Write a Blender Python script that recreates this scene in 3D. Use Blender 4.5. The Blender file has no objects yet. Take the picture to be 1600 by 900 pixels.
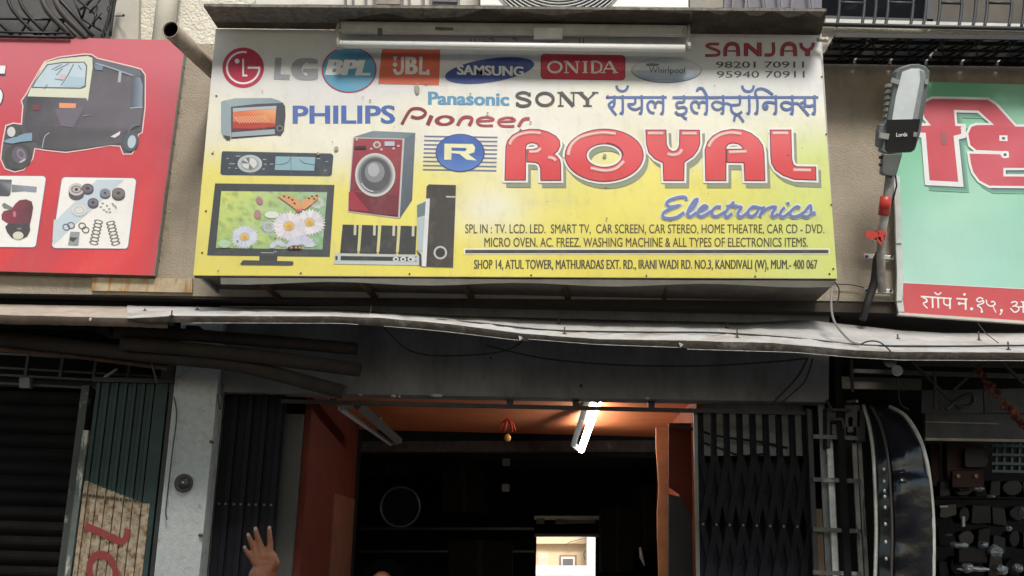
import bpy, bmesh, math, random
from mathutils import Vector, Matrix, noise
from mathutils.geometry import tessellate_polygon
random.seed(7)
SC = bpy.context.scene
COL = SC.collection

# ---------------------------------------------------------------- camera
F, PITCH, ROLL, YAW, EYE = 1650.0, math.radians(14.3), math.radians(1.6), math.radians(1.7), 1.65
fw = Vector((-math.sin(YAW)*math.cos(PITCH), math.cos(YAW)*math.cos(PITCH), math.sin(PITCH)))
r0 = fw.cross(Vector((0, 0, 1))).normalized(); u0 = r0.cross(fw)
rt = r0*math.cos(ROLL) + u0*math.sin(ROLL); up = -r0*math.sin(ROLL) + u0*math.cos(ROLL)
cam_data = bpy.data.cameras.new('camera'); cam = bpy.data.objects.new('camera', cam_data); COL.objects.link(cam)
cam.matrix_world = Matrix(((rt.x, up.x, -fw.x, 0), (rt.y, up.y, -fw.y, 0), (rt.z, up.z, -fw.z, EYE), (0, 0, 0, 1)))
cam_data.sensor_width = 36; cam_data.lens = F/1600*36; cam_data.clip_end = 500; cam_data.clip_start = .05
SC.camera = cam

# ---------------------------------------------------------------- light
SUN_EL, SUN_AZ = math.radians(50), math.radians(10)      # azimuth: to the right of straight out from the wall
w = bpy.data.worlds.new('World'); SC.world = w; w.use_nodes = True
nt = w.node_tree; sky = nt.nodes.new('ShaderNodeTexSky'); sky.sky_type = 'NISHITA'; sky.sun_disc = False
sky.sun_elevation = SUN_EL; sky.air_density = 1.6; sky.dust_density = 3.5
sd = Vector((math.sin(SUN_AZ)*math.cos(SUN_EL), -math.cos(SUN_AZ)*math.cos(SUN_EL), math.sin(SUN_EL)))
sky.sun_rotation = math.atan2(sd.x, sd.y)
nt.links.new(sky.outputs[0], nt.nodes['Background'].inputs[0]); nt.nodes['Background'].inputs[1].default_value = 0.15
sl = bpy.data.lights.new('sun', 'SUN'); sl.energy = 2.2; sl.angle = math.radians(13); sl.color = (1, .96, .9)
so = bpy.data.objects.new('sun', sl); COL.objects.link(so); so.rotation_euler = (-sd).to_track_quat('-Z', 'Y').to_euler(); so.location = sd*20
SC.view_settings.view_transform = 'Standard'; SC.view_settings.look = 'None'
SC.view_settings.gamma = 1; SC.view_settings.exposure = 0.52
SC.render.engine = 'CYCLES'

# ---------------------------------------------------------------- helpers
def P(px, py, Y):
    "point on the vertical plane y=Y that the photo shows at px,py"
    d = fw + rt*((px-800)/F) + up*((450-py)/F)
    v = d*(Y/d.y); return Vector((v.x, Y, v.z+EYE))
def PZ(px, py, Z):
    d = fw + rt*((px-800)/F) + up*((450-py)/F)
    v = d*((Z-EYE)/d.z); return Vector((v.x, v.y, Z))
def lin(c):
    c = c/255.0
    return c/12.92 if c <= .04045 else ((c+.055)/1.055)**2.4
def C(r, g, b, k=.86): return (lin(r)*k, lin(g)*k, lin(b)*k, 1)
def mix(a, b, t): return tuple(x*(1-t)+y*t for x, y in zip(a, b))
def clamp(x): return 0 if x < 0 else 1 if x > 1 else x
def sstep(a, b, x):
    t = clamp((x-a)/(b-a)); return t*t*(3-2*t)
def root_of(o):
    while o.parent: o = o.parent
    return o
def setp(o, label=None, cat=None, group=None, kind=None):
    if label: o['label'] = label
    if cat: o['category'] = cat
    if group: o['group'] = group
    if kind: o['kind'] = kind
    return o
def thing(name, label, cat, loc=(0, 0, 0), group=None):
    o = bpy.data.objects.new(name, None); COL.objects.link(o); o.location = loc
    o.empty_display_size = .1
    return setp(o, label, cat, group)
MATS = {}
def mat(name, col, rough=.7, metal=0, var=.15, scale=6, bump=.0, bscale=60, col2=None, c2scale=3, c2lo=.5, c2hi=.62, emit=None, spec=.5, streak=0, trans=0):
    if name in MATS: return MATS[name]
    m = bpy.data.materials.new(name); m.use_nodes = True; n = m.node_tree.nodes; L = m.node_tree.links
    b = n['Principled BSDF']; b.inputs['Roughness'].default_value = rough; b.inputs['Metallic'].default_value = metal
    b.inputs['Specular IOR Level'].default_value = spec
    tc = n.new('ShaderNodeTexCoord')
    nz = n.new('ShaderNodeTexNoise'); nz.inputs['Scale'].default_value = scale; nz.inputs['Detail'].default_value = 6; nz.inputs['Roughness'].default_value = .65
    L.new(tc.outputs['Object'], nz.inputs['Vector'])
    mr = n.new('ShaderNodeMapRange'); mr.inputs[1].default_value = .3; mr.inputs[2].default_value = .7; mr.inputs[3].default_value = 1-var; mr.inputs[4].default_value = 1+var
    L.new(nz.outputs[0], mr.inputs[0])
    base = n.new('ShaderNodeRGB'); base.outputs[0].default_value = tuple(col[:3])+(1,)
    out = base.outputs[0]
    if col2:
        n2 = n.new('ShaderNodeTexNoise'); n2.inputs['Scale'].default_value = c2scale; n2.inputs['Detail'].default_value = 8; n2.inputs['Roughness'].default_value = .7
        src = tc.outputs['Object']
        if streak:
            mp = n.new('ShaderNodeMapping'); mp.inputs['Scale'].default_value = (streak, streak, .5) if streak > 0 else (.5, .5, -streak)
            L.new(src, mp.inputs[0]); src = mp.outputs[0]
        L.new(src, n2.inputs['Vector'])
        r2 = n.new('ShaderNodeMapRange'); r2.inputs[1].default_value = c2lo; r2.inputs[2].default_value = c2hi; L.new(n2.outputs[0], r2.inputs[0])
        mx = n.new('ShaderNodeMix'); mx.data_type = 'RGBA'; L.new(r2.outputs[0], mx.inputs[0]); L.new(out, mx.inputs[6]); mx.inputs[7].default_value = tuple(col2[:3])+(1,)
        out = mx.outputs[2]
    vm = n.new('ShaderNodeVectorMath'); vm.operation = 'SCALE'; L.new(out, vm.inputs[0]); L.new(mr.outputs[0], vm.inputs['Scale'])
    L.new(vm.outputs[0], b.inputs['Base Color'])
    if bump:
        nb = n.new('ShaderNodeTexNoise'); nb.inputs['Scale'].default_value = bscale; nb.inputs['Detail'].default_value = 5; L.new(tc.outputs['Object'], nb.inputs['Vector'])
        bp = n.new('ShaderNodeBump'); bp.inputs['Strength'].default_value = bump; bp.inputs['Distance'].default_value = .02; L.new(nb.outputs[0], bp.inputs['Height']); L.new(bp.outputs[0], b.inputs['Normal'])
    if emit: b.inputs['Emission Color'].default_value = tuple(emit[:3])+(1,); b.inputs['Emission Strength'].default_value = emit[3]
    if trans: b.inputs['Transmission Weight'].default_value = trans
    MATS[name] = m; return m
def print_mat(name, rough=.42, dirt=.25, wave=.25, haze_mix=.04):
    m = bpy.data.materials.new(name); m.use_nodes = True; n = m.node_tree.nodes; L = m.node_tree.links
    b = n['Principled BSDF']; b.inputs['Roughness'].default_value = rough; b.inputs['Specular IOR Level'].default_value = .45
    at = n.new('ShaderNodeAttribute'); at.attribute_name = 'Col'; at.attribute_type = 'GEOMETRY'
    tc = n.new('ShaderNodeTexCoord')
    nz = n.new('ShaderNodeTexNoise'); nz.inputs['Scale'].default_value = 9; nz.inputs['Detail'].default_value = 8; nz.inputs['Roughness'].default_value = .75
    mp = n.new('ShaderNodeMapping'); mp.inputs['Scale'].default_value = (1, 0.001, .6); L.new(tc.outputs['Object'], mp.inputs[0]); L.new(mp.outputs[0], nz.inputs['Vector'])
    mr = n.new('ShaderNodeMapRange'); mr.inputs[1].default_value = .5; mr.inputs[2].default_value = .8; mr.inputs[3].default_value = 0; mr.inputs[4].default_value = dirt; L.new(nz.outputs[0], mr.inputs[0])
    sp = n.new('ShaderNodeTexNoise'); sp.inputs['Scale'].default_value = 70; sp.inputs['Detail'].default_value = 3; L.new(mp.outputs[0], sp.inputs['Vector'])
    sr = n.new('ShaderNodeMapRange'); sr.inputs[1].default_value = .70; sr.inputs[2].default_value = .76; sr.inputs[4].default_value = .35; L.new(sp.outputs[0], sr.inputs[0])
    ad = n.new('ShaderNodeMath'); ad.operation = 'ADD'; L.new(mr.outputs[0], ad.inputs[0]); L.new(sr.outputs[0], ad.inputs[1]); ad.use_clamp = True
    mx = n.new('ShaderNodeMix'); mx.data_type = 'RGBA'; L.new(ad.outputs[0], mx.inputs[0]); L.new(at.outputs[0], mx.inputs[6]); mx.inputs[7].default_value = (.30, .27, .21, 1)
    fd = n.new('ShaderNodeMix'); fd.data_type = 'RGBA'; fd.inputs[0].default_value = haze_mix; L.new(mx.outputs[2], fd.inputs[6]); fd.inputs[7].default_value = (.62, .61, .58, 1)  # pale daylight haze and glare mixed evenly into the print colour
    L.new(fd.outputs[2], b.inputs['Base Color'])
    wv = n.new('ShaderNodeTexNoise'); wv.inputs['Scale'].default_value = 1.3; wv.inputs['Detail'].default_value = 2; L.new(mp.outputs[0], wv.inputs['Vector'])
    bp = n.new('ShaderNodeBump'); bp.inputs['Strength'].default_value = wave; bp.inputs['Distance'].default_value = .12; L.new(wv.outputs[0], bp.inputs['Height']); L.new(bp.outputs[0], b.inputs['Normal'])
    return m
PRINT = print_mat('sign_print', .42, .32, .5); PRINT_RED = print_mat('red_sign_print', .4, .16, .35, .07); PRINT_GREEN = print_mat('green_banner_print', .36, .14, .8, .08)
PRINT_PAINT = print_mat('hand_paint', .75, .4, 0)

class MB:
    "collects shapes in world coordinates, builds ONE mesh"
    def __init__(s): s.v = []; s.f = []; s.smooth = []
    def add(s, vs, fs, sm=False):
        o = len(s.v); s.v += [Vector(v) for v in vs]; s.f += [tuple(i+o for i in f) for f in fs]; s.smooth += [sm]*len(fs); return s
    def box(s, a, b):
        (x0, y0, z0), (x1, y1, z1) = a, b
        return s.add([(x0,y0,z0),(x1,y0,z0),(x1,y1,z0),(x0,y1,z0),(x0,y0,z1),(x1,y0,z1),(x1,y1,z1),(x0,y1,z1)],
              [(0,3,2,1),(4,5,6,7),(0,1,5,4),(1,2,6,5),(2,3,7,6),(3,0,4,7)])
    def prism(s, pts, d, jit=0):
        "polygon (world points) pushed along vector d"
        n = len(pts); d = Vector(d); pts = [Vector(p) for p in pts]
        vs = pts + [p+d for p in pts]
        tri = tessellate_polygon([pts])
        fs = [tuple(t) for t in tri] + [tuple(i+n for i in reversed(t)) for t in tri]
        if n == 4: fs = [(0,1,2,3), (7,6,5,4)]
        fs += [(i, i+n, (i+1) % n+n, (i+1) % n) for i in range(n)]
        return s.add(vs, fs)
    def px(s, poly, Y, d):
        "polygon given in photo pixels on plane Y, thickness d going away from the street"
        return s.prism([P(x, y, Y) for x, y in poly], (0, d, 0))
    def rect(s, x0, y0, x1, y1, Y, d): return s.px([(x0,y0),(x1,y0),(x1,y1),(x0,y1)], Y, d)
    def tube(s, path, r, n=8, caps=True, sm=True):
        path = [Vector(p) for p in path]; k = len(path); rs = r if isinstance(r, (list, tuple)) else [r]*k
        vs = []; fs = []; t0 = None
        for i, p in enumerate(path):
            t = (path[min(i+1, k-1)]-path[max(i-1, 0)]).normalized()
            if t0 is None:
                a = t.orthogonal().normalized()
            else:
                a = (a - t*a.dot(t)).normalized()
            t0 = t; b = t.cross(a)
            for j in range(n):
                an = 2*math.pi*j/n; vs.append(p + (a*math.cos(an)+b*math.sin(an))*rs[i])
        for i in range(k-1):
            for j in range(n):
                fs.append((i*n+j, i*n+(j+1) % n, (i+1)*n+(j+1) % n, (i+1)*n+j))
        s.add(vs, fs, sm)
        if caps: s.f.append(tuple(range(len(s.v)-len(vs), len(s.v)-len(vs)+n))[::-1]); s.f.append(tuple(range(len(s.v)-n, len(s.v)))); s.smooth += [False, False]
        return s
    def bar(s, a, b, w, h=None):
        "square bar from a to b"
        a = Vector(a); b = Vector(b); h = h or w; t = (b-a).normalized()
        sd_ = t.cross(Vector((0, 1, 0)))
        if sd_.length < .1: sd_ = Vector((1, 0, 0))
        sd_.normalize(); o = sd_.cross(t).normalized()
        q = [sd_*w/2+o*h/2, -sd_*w/2+o*h/2, -sd_*w/2-o*h/2, sd_*w/2-o*h/2]
        return s.add([a+x for x in q]+[b+x for x in q], [(0,1,2,3),(7,6,5,4),(0,4,5,1),(1,5,6,2),(2,6,7,3),(3,7,4,0)])
    def ball(s, c, r, nu=12, nv=8):
        c = Vector(c); r = (r, r, r) if not isinstance(r, (tuple, list)) else r; vs = []; fs = []
        for i in range(nv+1):
            th = math.pi*i/nv
            for j in range(nu):
                ph = 2*math.pi*j/nu
                vs.append(c+Vector((r[0]*math.sin(th)*math.cos(ph), r[1]*math.sin(th)*math.sin(ph), r[2]*math.cos(th))))
        for i in range(nv):
            for j in range(nu): fs.append((i*nu+j, (i+1)*nu+j, (i+1)*nu+(j+1) % nu, i*nu+(j+1) % nu))
        return s.add(vs, fs, True)
    def disc(s, c, r, d, axis=(0, 1, 0), n=20):
        c = Vector(c); ax = Vector(axis).normalized(); return s.tube([c, c+ax*d], r, n, True, False)
    def build(s, name, m, parent=None, label=None, cat=None, group=None, kind=None, bevel=0):
        o0 = root_of(parent).location if parent else Vector((0, 0, 0))
        if not parent and s.v:
            xs = [v.x for v in s.v]; ys = [v.y for v in s.v]; zs = [v.z for v in s.v]
            o0 = Vector(((min(xs)+max(xs))/2, (min(ys)+max(ys))/2, min(zs)))
        me = bpy.data.meshes.new(name); me.from_pydata([tuple(v-o0) for v in s.v], [], s.f); me.materials.append(m)
        me.polygons.foreach_set('use_smooth', s.smooth); 
        bm = bmesh.new(); bm.from_mesh(me); bmesh.ops.recalc_face_normals(bm, faces=bm.faces); bm.to_mesh(me); bm.free(); me.update()
        o = bpy.data.objects.new(name, me); COL.objects.link(o)
        if parent: o.parent = parent
        else: o.location = o0
        if bevel:
            bv = o.modifiers.new('bevel', 'BEVEL'); bv.width = bevel; bv.segments = 2; bv.limit_method = 'ANGLE'
        return setp(o, label, cat, group, kind)

# ---------------------------------------------------------------- flat print
def smooth_path(pts, closed=False, k=6):
    out = []; n = len(pts)
    rng = range(n if closed else n-1)
    for i in rng:
        p0 = pts[(i-1) % n] if closed or i > 0 else pts[0]; p1 = pts[i]; p2 = pts[(i+1) % n]; p3 = pts[(i+2) % n] if closed or i+2 < n else pts[-1]
        for j in range(k):
            t = j/k
            out.append(tuple(.5*((2*b)+(-a+c)*t+(2*a-5*b+4*c-d)*t*t+(-a+3*b-3*c+d)*t**3) for a, b, c, d in zip(p0, p1, p2, p3)))
    if not closed: out.append(tuple(pts[-1]))
    return out
_tc = {}
def text_mesh(s, bold):
    key = (s, bold)
    if key in _tc: return _tc[key]
    cu = bpy.data.curves.new('t', 'FONT'); cu.body = s; cu.size = 1; cu.offset = bold; cu.resolution_u = 3; cu.fill_mode = 'FRONT'
    o = bpy.data.objects.new('t', cu); COL.objects.link(o); dg = bpy.context.evaluated_depsgraph_get(); dg.update()
    me = bpy.data.meshes.new_from_object(o.evaluated_get(dg))
    r = ([tuple(v.co[:2]) for v in me.vertices], [tuple(p.vertices) for p in me.polygons])
    bpy.data.objects.remove(o); bpy.data.curves.remove(cu); bpy.data.meshes.remove(me)
    _tc[key] = r; return r
class Print:
    def __init__(s, Y, tf=None, step=.001): s.Y = Y; s.v = []; s.f = []; s.c = []; s.n = 0; s.tf = tf or (lambda x, y: (x, y)); s.step = step
    def y(s, L): s.n += 1; return s.Y - s.step*L - .000015*s.n
    def raw(s, pts, fs, col, L, ramp=None):
        y = s.y(L); o = len(s.v)
        for k, p in enumerate(pts):
            q = s.tf(*p); s.v.append(P(q[0], q[1], y-(ramp[k] if ramp else 0))); s.c.append(col(*q) if callable(col) else col)
        s.f += [tuple(i+o for i in f) for f in fs]; return s
    def poly(s, pts, col, L=1, holes=()):
        loops = [[Vector((a, b, 0)) for a, b in pts]]+[[Vector((a, b, 0)) for a, b in h] for h in holes]
        flat = [(v.x, v.y) for l in loops for v in l]
        return s.raw(flat, [tuple(t) for t in tessellate_polygon(loops)], col, L)
    def rect(s, x0, y0, x1, y1, col, L=1): return s.raw([(x0,y0),(x1,y0),(x1,y1),(x0,y1)], [(0,1,2,3)], col, L)
    def grid(s, quad, nx, ny, col, L=0):
        tl, tr, br, bl = quad; pts = []
        for j in range(ny+1):
            for i in range(nx+1):
                u, v = i/nx, j/ny
                pts.append(tuple((tl[k]*(1-u)+tr[k]*u)*(1-v)+(bl[k]*(1-u)+br[k]*u)*v for k in (0, 1)))
        return s.raw(pts, [(j*(nx+1)+i, j*(nx+1)+i+1, (j+1)*(nx+1)+i+1, (j+1)*(nx+1)+i) for j in range(ny) for i in range(nx)], col, L)
    def ell(s, cx, cy, rx, ry, col, L=1, rot=0, n=36, r2=None, a0=0, a1=360):
        ca, sa = math.cos(math.radians(rot)), math.sin(math.radians(rot))
        def pt(a, k): x, y = rx*k*math.cos(a), ry*k*math.sin(a); return (cx+x*ca-y*sa, cy+x*sa+y*ca)
        A = [math.radians(a0+(a1-a0)*i/n) for i in range(n+1)]
        if r2 is None: return s.raw([(cx, cy)]+[pt(a, 1) for a in A], [(0, i+1, i+2) for i in range(n)], col, L)
        return s.raw([pt(a, 1) for a in A]+[pt(a, r2) for a in A], [(i, i+1, n+2+i, n+1+i) for i in range(n)], col, L)
    def stroke(s, pts, wd, col, L=1, closed=False, sm=True, ext=0, k=5):
        if sm and len(pts) > 2: pts = smooth_path(pts, closed, k)
        pts = [Vector((a, b)) for a, b in pts]; q = [pts[0]]
        for p in pts[1:]:
            if (p-q[-1]).length > 1e-4: q.append(p)
        if closed and (q[0]-q[-1]).length < 1e-4: q.pop()
        pts = q; n = len(pts); 
        if n < 2: return s
        if ext and not closed:
            pts[0] = pts[0]+(pts[0]-pts[1]).normalized()*ext; pts[-1] = pts[-1]+(pts[-1]-pts[-2]).normalized()*ext
        l = []; r = []
        for i in range(n):
            a = pts[(i-1) % n] if closed or i else None; b = pts[(i+1) % n] if closed or i < n-1 else None
            t1 = (pts[i]-a).normalized() if a is not None else None; t2 = (b-pts[i]).normalized() if b is not None else None
            if t1 is None: t = t2; m = 1
            elif t2 is None: t = t1; m = 1
            else:
                t = t1+t2
                if t.length < 1e-3: t = t2; m = 1
                else: t.normalize(); m = min(1/max(.3, t.dot(t2)), 2.2)
            nn = Vector((-t.y, t.x))*wd/2*m; l.append(tuple(pts[i]+nn)); r.append(tuple(pts[i]-nn))
        fs = [(i, i+1, n+i+1, n+i) for i in range(n-1)]
        rp_ = [3e-5*i for i in range(n)]*2
        if closed: l.append(l[0]); r.append(r[0]); rp_ = [3e-5*i for i in range(n+1)]*2; n += 1; fs = [(i, i+1, n+i+1, n+i) for i in range(n-1)]
        s.n += int(n*.5)
        return s.raw(l+r, fs, col, L, rp_)
    def text(s, t, x0, ytop, x1, ybot, col, L=1, bold=0, shear=0, dy=0):
        "caps fitted between ytop and ybot; dy: how much the right end is lower"
        cb = 0 if bold < .03 else .016; vs, fs = text_mesh(t, cb); hv = text_mesh('H', cb)[0]; c0 = min(v[1] for v in hv); c1 = max(v[1] for v in hv)
        a = min(v[0] for v in vs); b = max(v[0] for v in vs)
        pts = []
        for x, y in vs:
            u = (x-a)/(b-a); v = (y-c0)/(c1-c0)
            pts.append((x0+(x1-x0)*u+shear*v, ybot+(ytop-ybot)*v+dy*u))
        ex = max(0, bold-cb)*1.0*(ybot-ytop)/.72
        for d in ((0,) if ex < .05 else (-ex, 0, ex) if ex < .5 else (-ex, -ex*.5, 0, ex*.5, ex)): s.raw([(x+d, y) for x, y in pts], fs, col, L)
        return s
    def build(s, name, m, parent, label=None):
        o0 = root_of(parent).location if parent else Vector((0, 0, 0))
        me = bpy.data.meshes.new(name); me.from_pydata([tuple(v-o0) for v in s.v], [], s.f); me.materials.append(m)
        ca = me.color_attributes.new('Col', 'FLOAT_COLOR', 'POINT')
        for i, c in enumerate(s.c): ca.data[i].color = c
        me.update()
        o = bpy.data.objects.new(name, me); COL.objects.link(o); o.parent = parent
        return setp(o, label)
def Z(sx, ox, oy):
    "transform for coordinates read from an enlarged crop"
    return lambda x, y: (x/sx+ox, y/sx+oy)
def copy_tree(o, parent=None, off=None):
    c = o.copy(); COL.objects.link(c); c.parent = parent
    if off is not None: c.location = c.location+Vector(off)
    for ch in o.children: copy_tree(ch, c)
    return c
# ================================================================ main signboard
YS = 7.2
sign = thing('signboard', 'large white and yellow electronics signboard with big red lettering, centre of the facade', 'signboard', P(800, 432, 7.45))
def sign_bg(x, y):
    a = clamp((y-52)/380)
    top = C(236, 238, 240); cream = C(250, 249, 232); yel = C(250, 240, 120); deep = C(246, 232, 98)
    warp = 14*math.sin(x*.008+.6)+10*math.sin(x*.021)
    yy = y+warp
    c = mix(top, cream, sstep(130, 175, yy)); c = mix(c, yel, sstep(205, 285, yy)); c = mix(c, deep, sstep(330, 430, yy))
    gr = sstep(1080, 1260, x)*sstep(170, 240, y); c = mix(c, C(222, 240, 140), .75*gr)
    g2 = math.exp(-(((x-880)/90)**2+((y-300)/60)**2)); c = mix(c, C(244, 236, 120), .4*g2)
    wb = math.exp(-(((x-765)/62)**2+((y-325)/42)**2)); c = mix(c, C(254, 254, 238), .85*wb)  # white patch: sky glare on the board put into the print colour
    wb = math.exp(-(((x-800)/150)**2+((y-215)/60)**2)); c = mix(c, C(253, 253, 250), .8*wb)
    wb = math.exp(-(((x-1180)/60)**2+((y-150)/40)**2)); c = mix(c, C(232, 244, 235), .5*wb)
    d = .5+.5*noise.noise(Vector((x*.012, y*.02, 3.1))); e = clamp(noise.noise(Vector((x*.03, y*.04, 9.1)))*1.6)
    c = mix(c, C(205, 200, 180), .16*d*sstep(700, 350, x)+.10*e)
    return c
SQ = [(337, 45), (1280, 55), (1308, 435), (302, 430)]
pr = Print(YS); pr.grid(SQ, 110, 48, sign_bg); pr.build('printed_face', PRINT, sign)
gi = mat('galvanised_frame', (.34, .34, .33), .5, .3, .2)
dk = mat('dark_board_back', (.10, .085, .07), .85, 0, .3)
m = MB()
m.px([(337, 45), (1280, 55), (1308, 435), (302, 430)], YS+.001, .02); m.build('board_panel', mat('board_edge', (.55, .53, .48), .6), sign)
# folded vinyl lip under the face, steel box behind
m = MB(); a, b = P(303, 430, YS+.022), P(1307, 435, YS+.022)
for i in range(24):
    p = a.lerp(b, i/24); q = a.lerp(b, (i+1)/24); dz0 = -.045-.012*math.sin(i*.9); dz1 = -.045-.012*math.sin((i+1)*.9)
    if i > 0:
        m.add([p, q, q+Vector((0, .03, dz1)), p+Vector((0, .03, dz0)), p+Vector((0, .012, 0)), q+Vector((0, .012, 0)), q+Vector((0, .042, dz1)), p+Vector((0, .042, dz0))],
          [(0,1,2,3),(7,6,5,4),(0,4,5,1),(3,2,6,7),(0,3,7,4),(1,5,6,2)])
m.build('vinyl_hem', mat('vinyl_hem', (.42, .41, .37), .6), sign)
for (x, nx) in ((306, 0), (1303, 0)):
    a = P(x, 431, YS+.03); t = P(338 if x < 500 else 1279, 50, YS+.03)
    m = MB(); m.add([a, (a.x, 7.74, a.z), (t.x, 7.74, t.z), t, a+Vector((.02, 0, 0)), (a.x+.02, 7.74, a.z), (t.x+.02, 7.74, t.z), t+Vector((.02, 0, 0))], [(0,1,2,3),(7,6,5,4),(0,4,5,1),(1,5,6,2),(2,6,7,3),(3,7,4,0)])
    m.build('side_panel', gi, sign)
for x in (400, 560, 720, 880, 1040, 1205):
    a = P(x, 433, YS+.06)
    m = MB(); m.bar(a+Vector((0, 0, -.01)), (a.x+.05, 7.75, a.z-.03), .035); m.build('bracket', mat('rusty_iron', (.09, .05, .03), .8, .2, .4, 12), sign)
m = MB(); a = P(310, 433, YS+.08); b = P(1300, 438, YS+.08)
m.box((a.x, YS+.1, a.z+.03), (b.x, 7.745, a.z+.05)); m.build('bottom_board', dk, sign)
m = MB(); m.bar(P(305, 431, YS+.04), P(1305, 436, YS+.04), .03); m.build('frame_rail', mat('rusty_iron', 0), sign)

W = C(250, 250, 248)
# ---- round emblem with letters, grey letters
def part_print(name, fn, label=None, tf=None, Y=YS, m=PRINT, par=None, L0=0):
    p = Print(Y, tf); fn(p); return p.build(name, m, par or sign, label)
def f(p):
    red = C(196, 30, 78)
    p.ell(380, 105.7, 32.5, 31.5, red, 2)
    p.ell(380, 105.7, 27, 26, W, 3, r2=.885, a0=-78, a1=-360)
    p.rect(387, 104.2, 406.5, 107.4, W, 3); p.rect(378.5, 92, 381.3, 119.5, W, 3); p.rect(381.3, 116.5, 386.5, 119.5, W, 3); p.ell(370.5, 95.5, 3.8, 3.8, W, 3)
part_print('round_logo', f, 'crimson disc with a white letter face')
def f(p):
    g = C(165, 168, 176); p.poly([(430, 90), (440, 90), (438.5, 116), (453, 116.5), (452.5, 125), (427.5, 124)], g, 2); p.text('G', 459.5, 91, 491.5, 125, g, 2, .13)
part_print('lettering', f, 'heavy grey two-letter word')
def f(p):
    p.ell(545.5, 109, 43, 36.2, C(190, 40, 100), 2); p.ell(545.5, 109, 41, 34.4, C(95, 170, 208), 3)
    p.text('BPL', 510, 93, 576, 117, W, 4, .085, shear=6, dy=1)
part_print('round_logo', f, 'pale blue disc with slanted white letters')
def f(p):
    p.poly([(597, 75), (688, 76.5), (686, 133), (591, 131)], C(235, 110, 80), 2)
    tf = lambda l: [(560+a/10, 60+b/10) for a, b in l]
    p.stroke(tf([(690, 285), (690, 420), (680, 510), (640, 545), (590, 540), (560, 475)]), 4.8, W, 3)
    p.poly(tf([(535, 280), (612, 280), (575, 370)]), W, 3); p.ell(617.2, 101, 3.6, 3.3, W, 3)
    p.text('B', 634.5, 88.5, 651.5, 116, W, 3, .05)
    p.stroke(tf([(978, 285), (970, 540), (1112, 548)]), 5, W, 3, sm=False); p.rect(666.5, 108.5, 671, 114.5, W, 4)
part_print('rectangular_logo', f, 'orange rectangle with white letters')
def f(p):
    p.ell(765, 110, 70.5, 18.5, C(48, 78, 160), 2, rot=-8.5)
    p.text('SAMSUNG', 714.5, 101.5, 817.5, 116.5, W, 3, .045, dy=2.5)
part_print('oval_logo', f, 'tilted blue oval with white capitals')
SER = {  # serif capitals: (thick strokes, thin strokes) in a unit box, y down
 'O': 'ell', 'S': [([(.86, .26), (.7, .08), (.45, .03), (.2, .12), (.14, .3), (.35, .43), (.65, .53), (.86, .7), (.78, .9), (.5, .98), (.25, .93), (.12, .75)], .8), ([(.86, .02), (.86, .3)], .4), ([(.12, .7), (.12, 1)], .4)],
 'N': [([(.16, 0), (.84, 1)], 1), ([(.16, .02), (.16, 1)], .45), ([(.84, 0), (.84, 1)], .45), ([(0, .03), (.26, .03)], .4), ([(.02, .97), (.32, .97)], .4), ([(.68, .03), (1, .03)], .4)],
 'I': [([(.5, 0), (.5, 1)], 1), ([(.15, .03), (.85, .03)], .4), ([(.15, .97), (.85, .97)], .4)],
 'D': [([(.2, 0), (.2, 1)], 1), ([(.2, .03), (.55, .04), (.85, .2), (.93, .5), (.85, .8), (.55, .96), (.2, .97)], .7), ([(.02, .03), (.3, .03)], .4), ([(.02, .97), (.3, .97)], .4)],
 'A': [([(.5, 0), (.86, 1)], 1), ([(.5, 0), (.14, 1)], .45), ([(.25, .65), (.74, .65)], .4), ([(0, .97), (.3, .97)], .4), ([(.68, .97), (1, .97)], .4)],
 'Y': [([(.14, .02), (.5, .55)], .9), ([(.86, .02), (.5, .55)], .45), ([(.5, .52), (.5, 1)], 1), ([(0, .03), (.32, .03)], .4), ([(.7, .03), (1, .03)], .4), ([(.3, .97), (.7, .97)], .4)]}
def serif(p, word, boxes, y0, y1, wd, col, L):
    for ch, (x0, x1) in zip(word, boxes):
        g = SER[ch]
        if g == 'ell':
            k = (x1-x0)/2; p.stroke([(x0+k+(k-wd*.42)*math.cos(a*.1745), (y0+y1)/2+((y1-y0)/2-wd*.22)*math.sin(a*.1745)) for a in range(36)], wd*.8, col, L, closed=True, sm=False)
            continue
        for pts, kk in g: p.stroke([(x0+(x1-x0)*a, y0+(y1-y0)*b) for a, b in pts], wd*kk, col, L, sm=len(pts) > 4)
def rrect(x0, y0, x1, y1, r, n=5, sk=0):
    o = []
    for cx, cy, a in ((x1-r, y0+r, -90), (x1-r, y1-r, 0), (x0+r, y1-r, 90), (x0+r, y0+r, 180)):
        for i in range(n+1):
            t = math.radians(a+90*i/n); o.append((cx+r*math.cos(t), cy+r*math.sin(t)+sk*((cx-x0)/(x1-x0))))
    return o
def f(p):
    p.poly(rrect(845, 84, 977, 123.5, 6, sk=2), C(120, 40, 60), 2); p.poly(rrect(846, 85, 976, 122.5, 6, sk=2), C(225, 48, 78), 3)
    serif(p, 'ONIDA', [(855, 879), (881, 906), (908, 921), (922, 941), (938, 966)], 95.5, 114, 4.2, W, 4)
part_print('rectangular_logo', f, 'red rounded rectangle with white serif capitals')
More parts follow.
